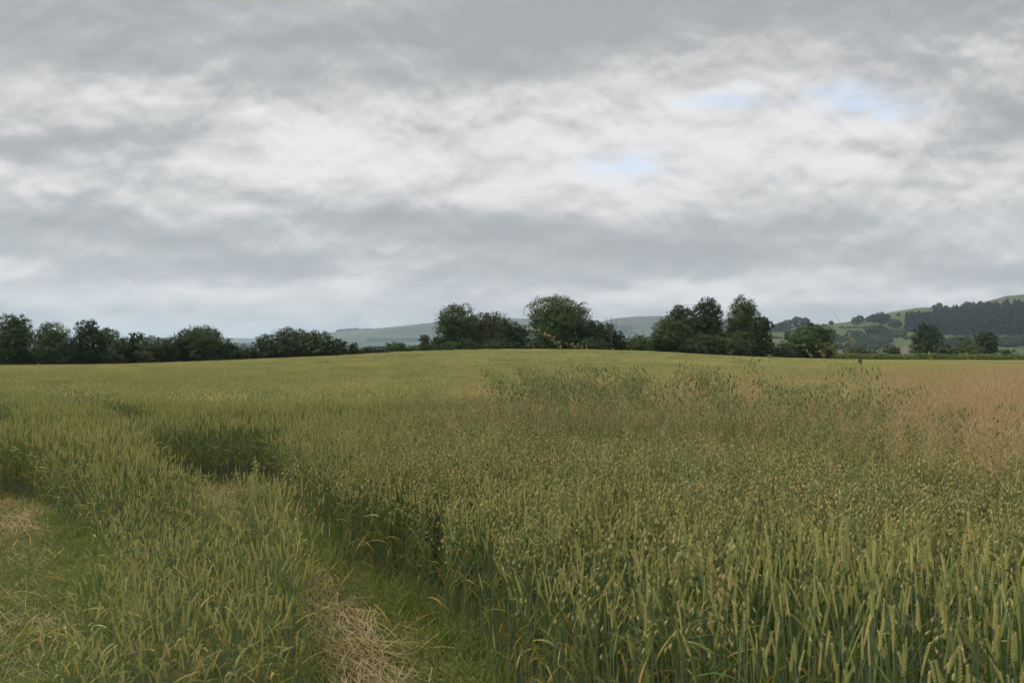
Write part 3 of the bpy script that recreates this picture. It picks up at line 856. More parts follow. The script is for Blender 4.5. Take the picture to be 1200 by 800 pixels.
def wheat_parts(r, H=0.78, nod=0.2, lean=0.05, nleaf=4, dry=0.25, wide=1.0):
    az = r.uniform(0, 2 * math.pi)
    P = bent_line(H - 0.04, lean, nod * 0.6, 7, az)
    stem = Geo(); stem.add(*tube(P, np.linspace(0.0021, 0.0013, len(P)), 4), STEM)
    d = P[-1] - P[-2]; d /= np.linalg.norm(d)
    hd = np.array([math.cos(az), math.sin(az), 0])
    EL = r.uniform(0.062, 0.097); wide = wide * r.uniform(0.78, 1.05)
    n = 9
    # ear axis keeps bending
    pts = [P[-1]]; th = math.atan2(d @ hd, d[2])
    for i in range(n):
        th += nod * 0.45 / n
        pts.append(pts[-1] + (hd * math.sin(th) + np.array([0, 0, math.cos(th)])) * EL / n)
    pts = np.array(pts)
    sa = r.uniform(0, math.pi)
    C, D, Ls, Ws = [], [], [], []
    for i in range(n + 1):
        dd = pts[min(i + 1, n)] - pts[max(i - 1, 0)]; dd /= np.linalg.norm(dd)
        a = np.cross(dd, [0.31, 0.95, 0.0]); a /= np.linalg.norm(a); b = np.cross(dd, a)
        f = i / n; wd = (0.72 + 0.28 * math.sin(math.pi * min(1, f * 1.05 + 0.15))) * wide
        for sgn in (-1, 1):
            if (i % 2 == 0) != (sgn > 0) and i < n: 
                ph = sa + 0.13 * i
            else:
                ph = sa + 0.13 * i
            o = (a * math.cos(ph) + b * math.sin(ph)) * sgn
            o2 = (-a * math.sin(ph) + b * math.cos(ph))
            off = 0.0 if sgn > 0 else EL / n * 0.5
            C.append(pts[i] + o * 0.0040 * wd + dd * (off + 0.003)); D.append(dd + o * 0.46); Ls.append(0.0125); Ws.append(0.0056 * wd)
            C.append(pts[i] + o2 * 0.0020 * sgn * wd + dd * (off + 0.002)); D.append(dd + o2 * 0.40 * sgn); Ls.append(0.0105); Ws.append(0.0046 * wd)
    ear = Geo(); ear.add(*grains(C, D, Ls, Ws), EAR)
    leaves = []
    for j in range(nleaf):
        f = [0.80, 0.56, 0.36, 0.18, 0.08][j] + r.uniform(-0.05, 0.05)
        i0 = f * (len(P) - 1); k_ = int(i0); q = P[k_] * (1 - (i0 - k_)) + P[min(k_ + 1, len(P) - 1)] * (i0 - k_)
        isdry = (j >= 2 and r.uniform() < dry * 1.1) or r.uniform() < dry * 0.12
        g_ = Geo()
        V, Fq = ribbons([q], [r.uniform(0, 2 * math.pi)], [r.uniform(0.15, 0.5)], [r.uniform(0.4, 2.0) if j else r.uniform(0.2, 1.4)],
                        [r.uniform(0.12, 0.23)], [r.uniform(0.007, 0.011)], 6, r.uniform(-1.2, 1.2))
        g_.add(V, Fq, DRY if isdry else (YLEAF if r.uniform() < dry else LEAF))
        leaves.append(g_)
    return stem, ear, leaves

def oat_parts(r, H=0.92, n=22, spread=0.05, mat=OAT, size=1.0, nod=0.25, droop=1.0):
    az = r.uniform(0, 2 * math.pi)
    P = bent_line(H, 0.04, nod, 9, az)
    stem = Geo(); stem.add(*tube(P, np.linspace(0.0026, 0.0010, len(P)), 3), OSTEM)
    C, D, brn = [], [], []
    for i in range(n):
        f = 0.74 + 0.26 * (i + 0.5) / n
        i0 = f * (len(P) - 1); k_ = min(int(i0), len(P) - 2); q = P[k_] * (1 - (i0 - k_)) + P[k_ + 1] * (i0 - k_)
        a = r.uniform(0, 2 * math.pi); rr = spread * (1.25 - f) * 4 * r.uniform(0.3, 1.0)
        tip = q + np.array([math.cos(a) * rr, math.sin(a) * rr, r.uniform(-0.01, 0.035)])
        brn.append(tube([q, q * 0.35 + tip * 0.65 + [0, 0, 0.012], tip], [0.0007, 0.0005, 0.0004], 3))
        dd = np.array([math.cos(a) * 0.35, math.sin(a) * 0.35, -1.0 * droop]) + r.normal(0, 0.2, 3)
        dd /= np.linalg.norm(dd)
        C.append(tip + dd * 0.010 * size); D.append(-dd)
    C = np.array(C); D = np.array(D)
    sp_ = Geo()
    for b_ in brn: sp_.add(*b_, OSTEM)
    # each spikelet: two glumes opening slightly
    side = np.cross(D, r.normal(0, 1, (len(D), 3))); side /= np.linalg.norm(side, axis=1, keepdims=True)
    sp_.add(*grains(C + side * 0.0016 * size, D - side * 0.10, 0.022 * size, 0.0066 * size), mat)
    sp_.add(*grains(C - side * 0.0016 * size, D + side * 0.10, 0.021 * size, 0.0058 * size), mat)
    leaves = []
    for j in range(3):
        f = [0.60, 0.42, 0.2][j]
        i0 = f * (len(P) - 1); k_ = int(i0); q = P[k_]
        g_ = Geo()
        g_.add(*ribbons([q], [r.uniform(0, 6.28)], [r.uniform(0.2, 0.6)], [r.uniform(0.5, 1.8)], [r.uniform(0.15, 0.28)], [r.uniform(0.008, 0.012)], 5, r.uniform(-1, 1)), DRY if r.uniform() < 0.12 * (j + 1) else LEAF)
        leaves.append(g_)
    return stem, sp_, leaves

def bent_parts(r, H=1.05):
    az = r.uniform(0, 6.28)
    P = bent_line(H, 0.05, 0.22, 6, az)
    stem = Geo(); stem.add(*tube(P, np.linspace(0.0011, 0.0005, len(P)), 3), BSTEM)
    pan = Geo()
    n = 46
    f = r.uniform(0.66, 1.0, n)
    q = np.stack([np.interp(f * (len(P) - 1), np.arange(len(P)), P[:, k_]) for k_ in range(3)], -1)
    a = r.uniform(0, 6.28, n); rr = (1.08 - f) * 0.20 * r.uniform(0.15, 1, n)
    tip = q + np.stack([np.cos(a) * rr, np.sin(a) * rr, rr * 0.9], -1)
    # fine branches
    V, Fq = ribbons(q, a, np.full(n, 0.75), np.full(n, 0.2), rr * 1.35 + 0.004, np.full(n, 0.0009), 1, 0.3, 0.3, 1.0)
    pan.add(V, Fq, BENT)
    for _ in range(2):
        tt = tip + r.normal(0, 0.008, tip.shape)
        pan.add(*grains(tt, r.normal(0, 0.4, (n, 3)) + [0, 0, 1], 0.0075, 0.0028), BENT)
    return stem, pan, []

def join_parts(name, parts):
    G = Geo()
    for g_ in (parts[0], parts[1], *parts[2]):
        for v_, in zip(g_.v):
            pass
        # re-add keeping indices
        V = np.concatenate(g_.v)
        for F_, m_ in ((g_.q, g_.qm), (g_.t, g_.tm)):
            for f_, mm in zip(F_, m_):
                if f_.shape[1] == 4:
                    G.q.append(f_ + G.n); G.qm.append(mm)
                else:
                    G.t.append(f_ + G.n); G.tm.append(mm)
        G.v.append(V); G.n += len(V)
    return G.mesh(name, PM)

# ------------------------------------------------------------------ flattened paths in the crop
def poly_d(X, Y, poly):
    """inside mask and distance to the outline"""
    P = np.array(poly, dtype=float); n = len(P)
    inside = np.zeros(X.shape, bool); d = np.full(X.shape, 1e9)
    for i in range(n):
        a, b = P[i], P[(i + 1) % n]
        cond = ((a[1] > Y) != (b[1] > Y)) & (X < (b[0] - a[0]) * (Y - a[1]) / (b[1] - a[1] + 1e-12) + a[0])
        inside ^= cond
        ab = b - a; L2 = ab @ ab
        t_ = np.clip(((X - a[0]) * ab[0] + (Y - a[1]) * ab[1]) / L2, 0, 1)
        d = np.minimum(d, np.hypot(X - a[0] - t_ * ab[0], Y - a[1] - t_ * ab[1]))
    return inside, d
FLAT = [(2.8, -2.0), (2.8, 2.2), (2.4, 2.2), (1.3, 2.25), (0.82, 2.45), (0.45, 2.9), (0.08, 3.7), (-0.12, 4.2), (-0.52, 5.1), (-1.1, 6.0), (-1.5, 6.6),
        (-1.75, 7.1), (-2.15, 8.2), (-2.75, 9.6), (-3.0, 10.4), (-4.75, 10.6),
        (-4.25, 9.6), (-3.55, 8.3), (-2.80, 7.6), (-2.20, 6.8), (-1.55, 5.7), (-1.10, 4.3), (-0.92, 3.2), (-1.5, 2.75), (-1.9, 3.4), (-2.2, 4.4), (-2.85, 5.8),
        (-3.75, 7.2), (-4.75, 8.4), (-5.7, 9.5), (-7.2, 9.9), (-9.5, 9.6), (-9.5, -2)]
PEN_TIP = np.array([-1.4, 3.2])
def in_flat(X, Y):
    wob = 0.16 * (vnoise(X * 3.0 + 70, Y * 3.0 + 70, 3, 3) - 0.5) * 2
    ins, d = poly_d(X, Y, FLAT)
    sd_ = np.where(ins, -d, d) + wob
    return sd_ < 0, sd_
def in_tram(X, Y):
    """unsown wheel lines of the sprayer"""
    lines = [((-5.5, 12.0), (-15.5, 27), (-40, 58)), ((-7.4, 11.6), (-17.4, 26.4), (-42, 57)), ((-18, 60), (6, 105), (10, 116)), ((14, 45), (30, 110), (31, 118))]
    m_ = np.zeros(X.shape, bool)
    for ln in lines:
        for a, b in zip(ln[:-1], ln[1:]):
            a = np.array(a); b = np.array(b); ab = b - a
            t_ = np.clip(((X - a[0]) * ab[0] + (Y - a[1]) * ab[1]) / (ab @ ab), 0, 1)
            m_ |= np.hypot(X - a[0] - t_ * ab[0], Y - a[1] - t_ * ab[1]) < 0.25 + 0.0015 * Y
    return m_

def pink_w(X, Y):
    a = X / np.maximum(Y, 0.5)
    w1 = np.exp(-((a - 0.62) / 0.17) ** 2) * sstep(4.0, 6.5, Y) * (1 - sstep(24, 38, Y)) * 0.95
    w2 = np.exp(-((a - 0.22) / 0.10) ** 2) * sstep(6, 8, Y) * (1 - sstep(16, 26, Y)) * 0.50
    w3 = np.exp(-((a - 0.22) / 0.030) ** 2) * sstep(4.3, 4.7, Y) * (1 - sstep(6.0, 6.8, Y)) * 1.6
    w4 = np.exp(-((a - 0.06) / 0.12) ** 2) * sstep(7, 9, Y) * (1 - sstep(14, 20, Y)) * 0.25
    n_ = vnoise(X * 1.3 + 30, Y * 0.8 + 30, 8, 4)
    return (w1 + w2 + w3 + w4) * np.clip((n_ - 0.41) * 6.0, 0.06, 1.4)
def oat_w(X, Y):
    # volunteer oats thickest in the middle and right, wheat on the left and in the nearest right
    w = sstep(-2.6, 0.6, X + 0.10 * (Y - 6)) * sstep(2.3, 4.2, Y) * (1 - sstep(14, 24, Y) * 0.75)
    n_ = vnoise(X * 0.8 + 10, Y * 0.8 + 10, 4, 3)
    return np.clip(w * np.clip((n_ - 0.30) * 3.6, 0.25, 1.0), 0, 0.85)

# ------------------------------------------------------------------ instanced crop (stuff)
def make_proto(col, name, me):
    o = bpy.data.objects.new(name, me)
    col.objects.link(o)
def scatter(name, label, cat, col, P, idx_, rot, scl):
    me = bpy.data.meshes.new(name)
    me.vertices.add(len(P)); me.vertices.foreach_set('co', np.asarray(P, dtype=np.float32).ravel())
    a = me.attributes.new('pick', 'INT', 'POINT'); a.data.foreach_set('value', np.asarray(idx_, dtype=np.int32))
    a = me.attributes.new('rot', 'FLOAT_VECTOR', 'POINT'); a.data.foreach_set('vector', np.asarray(rot, dtype=np.float32).ravel())
    a = me.attributes.new('scl', 'FLOAT_VECTOR', 'POINT'); a.data.foreach_set('vector', np.asarray(scl, dtype=np.float32).ravel())
    me.update()
    o = link(name, me)
    tag(o, label, cat, kind='stuff')
    ng = bpy.data.node_groups.new(name, 'GeometryNodeTree')
    ng.interface.new_socket('Geometry', in_out='INPUT', socket_type='NodeSocketGeometry')
    ng.interface.new_socket('Geometry', in_out='OUTPUT', socket_type='NodeSocketGeometry')
    N_ = ng.nodes; L_ = ng.links
    gi = N_.new('NodeGroupInput'); go = N_.new('NodeGroupOutput')
    ci = N_.new('GeometryNodeCollectionInfo'); ci.inputs['Collection'].default_value = col
    ci.inputs['Separate Children'].default_value = True
    ci.inputs['Reset Children'].default_value = True
    ip = N_.new('GeometryNodeInstanceOnPoints')
    def na(nm, dt):
        q = N_.new('GeometryNodeInputNamedAttribute'); q.data_type = dt; q.inputs['Name'].default_value = nm
        return [s_ for s_ in q.outputs if s_.enabled and s_.name == 'Attribute'][0]
    e2r = N_.new('FunctionNodeEulerToRotation')
    L_.new(na('rot', 'FLOAT_VECTOR'), e2r.inputs[0])
    L_.new(gi.outputs[0], ip.inputs['Points'])
    L_.new(ci.outputs[0], ip.inputs['Instance'])
    ip.inputs['Pick Instance'].default_value = True
    L_.new(na('pick', 'INT'), ip.inputs['Instance Index'])
    L_.new(e2r.outputs[0], ip.inputs['Rotation'])
    L_.new(na('scl', 'FLOAT_VECTOR'), ip.inputs['Scale'])
    L_.new(ip.outputs[0], go.inputs[0])
    md = o.modifiers.new('scatter', 'NODES'); md.node_group = ng
    return o

# prototypes in a collection of its own, never linked to the scene
NW, NO, NB, NL, NR = 24, 16, 8, 12, 12
nearcol = bpy.data.collections.new('crop_sources')
protos = []
for i in range(NW):
    r = np.random.default_rng(100 + i)
    protos.append(wheat_parts(r, 0.78 * r.uniform(0.93, 1.06), abs(r.normal(0.06, 0.24)), r.uniform(0, 0.07), 3, 0.2))
for i in range(NL):     # lodged / nodding wheat with more dry leaves
    r = np.random.default_rng(150 + i)
    protos.append(wheat_parts(r, 0.74 * r.uniform(0.85, 1.05), r.uniform(0.5, 1.9), r.uniform(0.05, 0.35), 3, 0.55))
for i in range(NO):
    r = np.random.default_rng(200 + i)
    protos.append(oat_parts(r, 0.90 * r.uniform(0.85, 1.08), int(r.integers(12, 30)), r.uniform(0.03, 0.075), OAT, r.uniform(1.05, 1.4), r.uniform(0.1, 0.9)))
for i in range(NB):
    r = np.random.default_rng(300 + i)
    protos.append(bent_parts(r, 1.02 * r.uniform(0.92, 1.08)))
for i in range(NR):     # ripening, upright
    r = np.random.default_rng(350 + i)
    protos.append(wheat_parts(r, 0.78 * r.uniform(0.88, 1.06), abs(r.normal(0.1, 0.35)), r.uniform(0, 0.10), 3, 0.55, 1.08))
for i, pr in enumerate(protos):
    make_proto(nearcol, 'crop_source.%03d' % i, join_parts('crop_source.%03d' % i, pr))

NEAR_END = 15.0
def sample_area(y0, y1, density, margin, seed, f=0.67):
    r = np.random.default_rng(seed)
    xm = y1 * f + margin
    n = int((y1 - y0) * 2 * xm * density)
    X = r.uniform(-xm, xm, n); Y = r.uniform(y0, y1, n)
    k_ = np.abs(X) < np.maximum(Y, 0) * f + margin
    return X[k_], Y[k_], r
X, Y, r = sample_area(0.9, NEAR_END, 330, 1.6, 1)
fl, sdist = in_flat(X, Y)
fl = (sdist + r.normal(0, 0.045, len(X))) < 0
k_ = ~fl & ~in_tram(X, Y)
# sprayer rows: drilled rows 12.5 cm apart
X, Y, sdist = X[k_], Y[k_], sdist[k_]
pen = (X < -0.7 - (Y - 3.0) * 0.42) & (X > -2.2 - (Y - 3.0) * 0.62) & (Y < 10.3)      # peninsula between the two paths
tipd = np.hypot(X - PEN_TIP[0], Y - PEN_TIP[1])
hscale = np.where(pen, 0.76 + 0.24 * sstep(2.0, 7.5, tipd), 1.0)
hscale = hscale * (1 - 0.36 * np.where(pen, np.exp(-(((X + 2.3) / 0.9) ** 2 + ((Y - 6.4) / 1.5) ** 2)), 0))
hscale = hscale * (0.90 + 0.10 * sstep(0.0, 0.35, sdist)) * (0.88 + 0.26 * vnoise(X * 0.9 + 5, Y * 0.9 + 5, 6, 3))
po = oat_w(X, Y); uo = r.uniform(0, 1, len(X))
isoat = (uo < po) & ~pen
lod = (~isoat) & (r.uniform(0, 1, len(X)) < np.where(pen, 0.18, 0.05))
idx_ = np.where(isoat, NW + NL + r.integers(0, NO, len(X)), np.where(lod, NW + r.integers(0, NL, len(X)), r.integers(0, NW, len(X))))
ripe = ((pen & (r.uniform(0, 1, len(X)) < 0.7)) | ((sdist < 0.22) & (r.uniform(0, 1, len(X)) < 0.5))) & ~lod & ~isoat
idx_ = np.where(ripe, NW + NL + NO + NB + r.integers(0, NR, len(X)), idx_)
tilt = np.abs(r.normal(0, 0.045, len(X))) + np.where(pen, np.abs(r.normal(0, 0.13, len(X))) * (1 - 0.5 * sstep(3, 6, tipd)), 0)
edge = np.exp(-(sdist / 0.12) ** 2) * r.uniform(0, 0.18, len(X))
rot = np.stack([r.normal(0, 1, len(X)) * tilt, r.normal(0, 1, len(X)) * tilt, r.uniform(0, 2 * math.pi, len(X))], -1)
scl = hscale * r.normal(1.0, 0.055, len(X))
scl3 = np.stack([0.5 + 0.5 * scl, 0.5 + 0.5 * scl, scl], -1)

# the plants that show largest become things of their own: nearest right front and the tip of the tongue
front = np.where((X > 0) & (Y < 3.4) & (Y > 1.5) & (np.abs(X) < 0.62 * Y), Y, 99.0)
tipf = np.where(pen & (Y < 4.6) & (np.abs(X) < 0.62 * Y), Y, 99.0)
fr = np.argsort(np.where(isoat, 99.0, front))[:190]; fr = fr[front[fr] < 50]
tp = np.argsort(tipf)[:90]; tp = tp[tipf[tp] < 50]
ofr = np.argsort(np.where(isoat & (X > 0) & (Y > 2.2) & (np.abs(X) < 0.60 * Y), Y, 99.0))[:70]
solo = np.zeros(len(X), bool); solo[fr] = True; solo[tp] = True; solo[ofr] = True
PZ = gz(X, Y)
base_cache = {}
def solo_plant(i, name, label, group):
    pk = int(idx_[i])
    if pk not in base_cache:
        st, he, lv = protos[pk]
        base_cache[pk] = (st.mesh('stem', PM), he.mesh('ear', PM), [g_.mesh('leaf', PM) for g_ in lv])
    sm, em, lm = base_cache[pk]
    root = bpy.data.objects.new(name, None); root.empty_display_size = 0.05
    root.location = (X[i], Y[i], PZ[i]); root.rotation_euler = tuple(rot[i]); root.scale = tuple(scl3[i])
    COL.objects.link(root); tag(root, label, 'wheat' if 'wheat' in name else 'oat', group)
    link('stem', sm, root); link('ear' if 'wheat' in name else 'panicle', em, root)
    for l_ in lm: link('leaf', l_, root)
for i in fr:
    solo_plant(i, 'wheat_plant', 'green gold wheat plant with a full ear in the nearest rows at the bottom right', 'wheat plants in the nearest rows at the bottom right')
for i in tp:
    solo_plant(i, 'wheat_plant', 'bent or leaning wheat plant at the near tip of the strip between the paths', 'wheat plants at the near tip of the strip between the paths')
for i in ofr:
    solo_plant(i, 'oat_plant', 'pale gold oat plant with hanging spikelets among the near wheat', 'oat plants among the near wheat')
w_ = ~solo & ~isoat
P3 = np.stack([X, Y, PZ], -1)
scatter('wheat_crop', 'dense standing wheat crop around the trodden paths', 'wheat', nearcol, P3[w_], idx_[w_], rot[w_], scl3[w_])
w_ = ~solo & isoat
scatter('oat_crop', 'self sown oats mixed through the near wheat', 'oats', nearcol, P3[w_], idx_[w_], rot[w_], scl3[w_])

# pink seeding grass
X, Y, r = sample_area(3.2, 40.0, 75, 3.0, 5)
pw = pink_w(X, Y)
fl, _ = in_flat(X, Y)
k_ = (r.uniform(0, 1, len(X)) < pw * np.where(Y < 16, 0.9, 0.45)) & ~fl
X, Y = X[k_], Y[k_]; n = len(X)
scatter('bent_grass', 'haze of pinkish brown seeding bent grass above the wheat', 'grass', nearcol,
        np.stack([X, Y, gz(X, Y)], -1), NW + NL + NO + r.integers(0, NB, n),
        np.stack([r.normal(0, .09, n), r.normal(0, .09, n), r.uniform(0, 6.28, n)], -1),
        np.repeat(r.normal(1.22, 0.14, (n, 1)), 3, 1) * np.where(Y < 16, 1.0, 1.0)[:, None])

# mid and far field tiles
def tile_mesh(name, size, n, seed, H=0.80, fat=1.0, lod=1, oatf=0.0):
    r = np.random.default_rng(seed); G = Geo()
    P = np.stack([r.uniform(-size / 2, size / 2, n), r.uniform(-size / 2, size / 2, n), np.zeros(n)], -1)
    hh = H * r.normal(1, 0.06, n)
    az = r.uniform(0, 6.28, n); tl = np.abs(r.normal(0, 0.08, n))
    bl = np.abs(r.normal(0.1, 0.2, n))
    V, Fq = ribbons(P, az, tl, bl, hh - 0.05, np.full(n, 0.0045 * fat), 2, 0.4, 0.2, 1.0)
    G.add(V, Fq, STEM)
    top = V.reshape(n, -1, 3)[:, -2:].mean(1); prev = V.reshape(n, -1, 3)[:, 2:4].mean(1)
    d = top - prev; d /= np.linalg.norm(d, axis=1, keepdims=True)
    d = d + np.stack([np.cos(az), np.sin(az), 0 * az], -1) * np.abs(r.normal(0.1, 0.3, n))[:, None]; d /= np.linalg.norm(d, axis=1, keepdims=True)
    G.add(*grains(top + d * 0.04, d, 0.092, 0.0115 * fat), EAR)
    nl = int(n * (1.5 if lod == 1 else 0.8))
    w = r.integers(0, n, nl)
    Pl = P[w] + (top[w] - P[w]) * r.uniform(0.3, 0.85, (nl, 1))
    V, Fq = ribbons(Pl, r.uniform(0, 6.28, nl), r.uniform(0.1, 0.6, nl), r.uniform(0.3, 1.8, nl), r.uniform(0.14, 0.24, nl), np.full(nl, 0.011 * fat), 3 if lod == 1 else 2, 0.5)
    ndry = int(nl * 0.12) * (3 if lod == 1 else 2)
    G.add(V, Fq[ndry:], LEAF)
    # a share of dry leaves
    G.v.append(V); G.q.append(Fq[:ndry] + G.n); G.qm.append(np.full(ndry, DRY)); G.n += len(V)
    if oatf > 0:
        no = int(n * oatf)
        Po = np.stack([r.uniform(-size / 2, size / 2, no), r.uniform(-size / 2, size / 2, no), r.uniform(0.80, 0.98, no)], -1)
        for _ in range(5):
            G.add(*grains(Po + r.normal(0, 1, (no, 3)) * [0.03, 0.03, 0.05], r.normal(0, .25, (no, 3)) + [0, 0, 1], 0.024, 0.008), OAT)
    return G.mesh(name, PM)
midcol = bpy.data.collections.new('mid_crop_sources')
for i in range(6):
    make_proto(midcol, 'mid_source.%03d' % i, tile_mesh('mid_source.%03d' % i, 1.06, 250, 400 + i, 0.80, 1.1, 1, 0.10))
farcol = bpy.data.collections.new('far_crop_sources')
for i in range(5):
    make_proto(farcol, 'far_source.%03d' % i, tile_mesh('far_source.%03d' % i, 3.1, 1500, 500 + i, 0.80, 1.9, 2, 0.0))

def grid_pts(y0, y1, step, f=0.67, margin=4.0, yend=None):
    ys_ = np.arange(y0 + step / 2, y1, step); out_ = []
    for yv in ys_:
        xm = yv * f + margin
        xs2 = np.arange(-math.ceil(xm / step) * step, xm, step)
        out_.append(np.stack([xs2, np.full(len(xs2), yv)], -1))
    return np.concatenate(out_)
G2 = grid_pts(NEAR_END, 46.0, 1.0, margin=3.0)
r = np.random.default_rng(8)
X, Y = G2[:, 0], G2[:, 1]
k_ = ~in_tram(X, Y) | (r.uniform(0, 1, len(X)) < 0.0)
X, Y = X[k_], Y[k_]; n = len(X)
slope = [np.arctan(gz(X, Y + 0.5) - gz(X, Y - 0.5)), -np.arctan(gz(X + 0.5, Y) - gz(X - 0.5, Y))]
sz = 0.97 + 0.10 * vnoise(X * 0.3 + 9, Y * 0.3 + 9, 6, 3)
scatter('mid_wheat_crop', 'even wheat crop stretching across the middle of the field', 'wheat', midcol,
        np.stack([X, Y, gz(X, Y)], -1), r.integers(0, 6, n), np.stack([slope[0], slope[1], r.integers(0, 4, n) * math.pi / 2], -1) * [0, 0, 1], np.stack([1 + 0 * sz, 1 + 0 * sz, sz], -1))
G3 = grid_pts(46.0, 170.0, 3.0, margin=8.0)
X, Y = G3[:, 0], G3[:, 1]
yend = np.interp(X / Y * F + 600, [-100, 300, 520, 700, 860, 905, 960, 1300], [124, 127, 131, 133, 135, 150, 166, 166])
k_ = (Y < yend) & ~in_tram(X, Y)
X, Y = X[k_], Y[k_]; n = len(X)
sz = 0.92 + 0.18 * vnoise(X * 0.12 + 9, Y * 0.12 + 9, 6, 3)
scatter('far_wheat_crop', 'far wheat crop rising to the low crest before the trees', 'wheat', farcol,
        np.stack([X, Y, gz(X, Y)], -1), r.integers(0, 5, n), np.stack([0 * X, 0 * X, r.integers(0, 4, n) * math.pi / 2], -1), np.stack([1 + 0 * sz, 1 + 0 * sz, sz], -1))

# ------------------------------------------------------------------ path floor: short grass, straw, trodden stems
def straw_w(X, Y):
    # pale straw swath on the right hand path, patches at the far ends of both paths
    cx = np.interp(Y, [0, 3, 4.1, 5.0, 6.0], [-0.05, -0.30, -0.72, -1.08, -1.55])
    w = np.exp(-((X - cx) / 0.24) ** 4) * (1 - sstep(5.2, 6.0, Y))
    w2 = (sstep(7.0, 8.0, Y) * (X > -5) + sstep(7.4, 8.0, Y) * (X < -4)) * np.clip((vnoise(X * 1.6, Y * 1.6, 12, 3) - 0.3) * 2.2, 0.1, 0.8)
    w3 = np.exp(-(((X + 2.9) / 0.35) ** 2 + ((Y - 5.0) / 0.25) ** 2)) * 0.4
    w4 = np.exp(-(((X + 1.3) / 0.3) ** 2 + ((Y - 6.1) / 0.25) ** 2)) * 0.8
    return np.clip(w + w2 + w3 + w4, 0, 1)
r = np.random.default_rng(31)
n = 110000
X = r.uniform(-7.5, 1.3, n); Y = r.uniform(1.2, 10.6, n)
fl, sdst = in_flat(X, Y)
k_ = fl & (np.abs(X) < 0.67 * Y + 0.8) & (r.uniform(0, 1, n) < 0.17 + 0.83 * straw_w(X, Y))
X, Y = X[k_], Y[k_]; n = len(X)
dirp = np.interp(Y, [1, 4, 6, 10], [1.75, 2.0, 2.2, 2.05]) + r.normal(0, 0.42, n) + (r.uniform(0, 1, n) < 0.5) * math.pi
sw = straw_w(X, Y)
V, Fq = ribbons(np.stack([X, Y, gz(X, Y) + 0.008 + r.uniform(0, 0.05, n) * sw + r.uniform(0, 0.02, n)], -1), dirp, r.normal(1.57, 0.10, n), r.normal(0, 0.25, n), r.uniform(0.08, 0.34, n), r.uniform(0.0018, 0.0042, n), 4, r.uniform(-1, 1, n), 0.3, 1.0)
T = np.repeat(np.clip(r.normal(0.5, 0.3, n), 0, 1), 4)
tag(link('straw_litter', mesh_np('straw_litter', V, [Fq], [M['straw']], tint=T)), 'pale trodden straw lying flat along the paths', 'straw', kind='stuff')
n = 330000
X = r.uniform(-7.5, 1.6, n); Y = r.uniform(1.2, 10.6, n)
fl, sdst = in_flat(X, Y)
wg = np.clip(1 - straw_w(X, Y), 0.06, 1) * (0.35 + 0.9 * vnoise(X * 1.7 + 20, Y * 1.7 + 20, 5, 3))
k_ = (sdst < 0.12) & (np.abs(X) < 0.67 * Y + 0.8) & (r.uniform(0, 1, n) < wg)
X, Y, sdst = X[k_], Y[k_], sdst[k_]; n = len(X)
tall = sstep(-0.35, 0.05, sdst)
Lg = r.uniform(0.05, 0.12, n) * (1 + 1.6 * tall) * (0.6 + 0.9 * vnoise(X * 2.1, Y * 2.1 + 8, 7, 2))
V, Fq = ribbons(np.stack([X, Y, gz(X, Y) - 0.005], -1), r.uniform(0, 6.28, n), np.abs(r.normal(0.35, 0.35, n)), r.uniform(0.2, 1.6, n), Lg, r.uniform(0.0025, 0.0045, n) * (1 + 0.6 * tall), 3, r.uniform(-1, 1, n))
T = np.repeat(np.clip(r.normal(0.4, 0.28, n), 0, 1), 3)
tag(link('short_grass', mesh_np('short_grass', V, [Fq], [M['grass']], tint=T)), 'short green grass growing along the trodden paths', 'grass', kind='stuff')
# flattened green and dry blades on the floor and at the feet of the crop
n = 16000
X = r.uniform(-7.0, 1.4, n); Y = r.uniform(1.4, 10.6, n)
fl, sdst = in_flat(X, Y)
k_ = fl & (np.abs(X) < 0.67 * Y + 0.8) & (r.uniform(0, 1, n) < 0.25 + np.exp(-(sdst / 0.3) ** 2))
X, Y = X[k_], Y[k_]; n = len(X)
V, Fq = ribbons(np.stack([X, Y, gz(X, Y) + 0.02], -1), r.uniform(0, 6.28, n), r.uniform(0.7, 1.5, n), r.uniform(0.1, 0.9, n), r.uniform(0.12, 0.30, n), r.uniform(0.006, 0.012, n), 5, r.uniform(-1, 1, n))
G = Geo(); cut = (int(n * 0.65)) * 5
G.add(V, Fq[:cut], LEAF); G.v.append(V); G.q.append(Fq[cut:] + G.n); G.qm.append(np.full(len(Fq) - cut, DRY)); G.n += len(V)
tag(link('trodden_leaves', G.mesh('trodden_leaves', PM)), 'trodden wheat leaves lying over the path floor', 'leaves', kind='stuff')

# ------------------------------------------------------------------ tall single plants above the crop
woat = []
for i in range(7):
    r = np.random.default_rng(700 + i)
    woat.append(oat_parts(r, 1.0, 22, 0.12, WOAT, 1.35, r.uniform(0.9, 1.9)))
wm = [(a.mesh('stem', PM), b.mesh('panicle', PM), [g_.mesh('leaf', PM) for g_ in l_]) for a, b, l_ in woat]
WO = []
r = np.random.default_rng(77)
for i in range(72):      # dark dense patch left of centre
    WO.append((r.uniform(604, 742), np.clip(r.normal(452, 9), 437, 474), r.uniform(7.5, 10.5), 'in the dark patch of weeds just left of the picture centre line of trees'))
for x, y in ((852, 424), (848, 434), (835, 441), (827, 439), (860, 446), (866, 452), (842, 452), (795, 438), (800, 444), (781, 436), (765, 447), (758, 438)):
    WO.append((x, y, r.uniform(7, 9), ''))
for i in range(26):
    WO.append((r.uniform(770, 1040), np.clip(r.normal(462, 12), 440, 492), r.uniform(6.5, 9.5), ''))
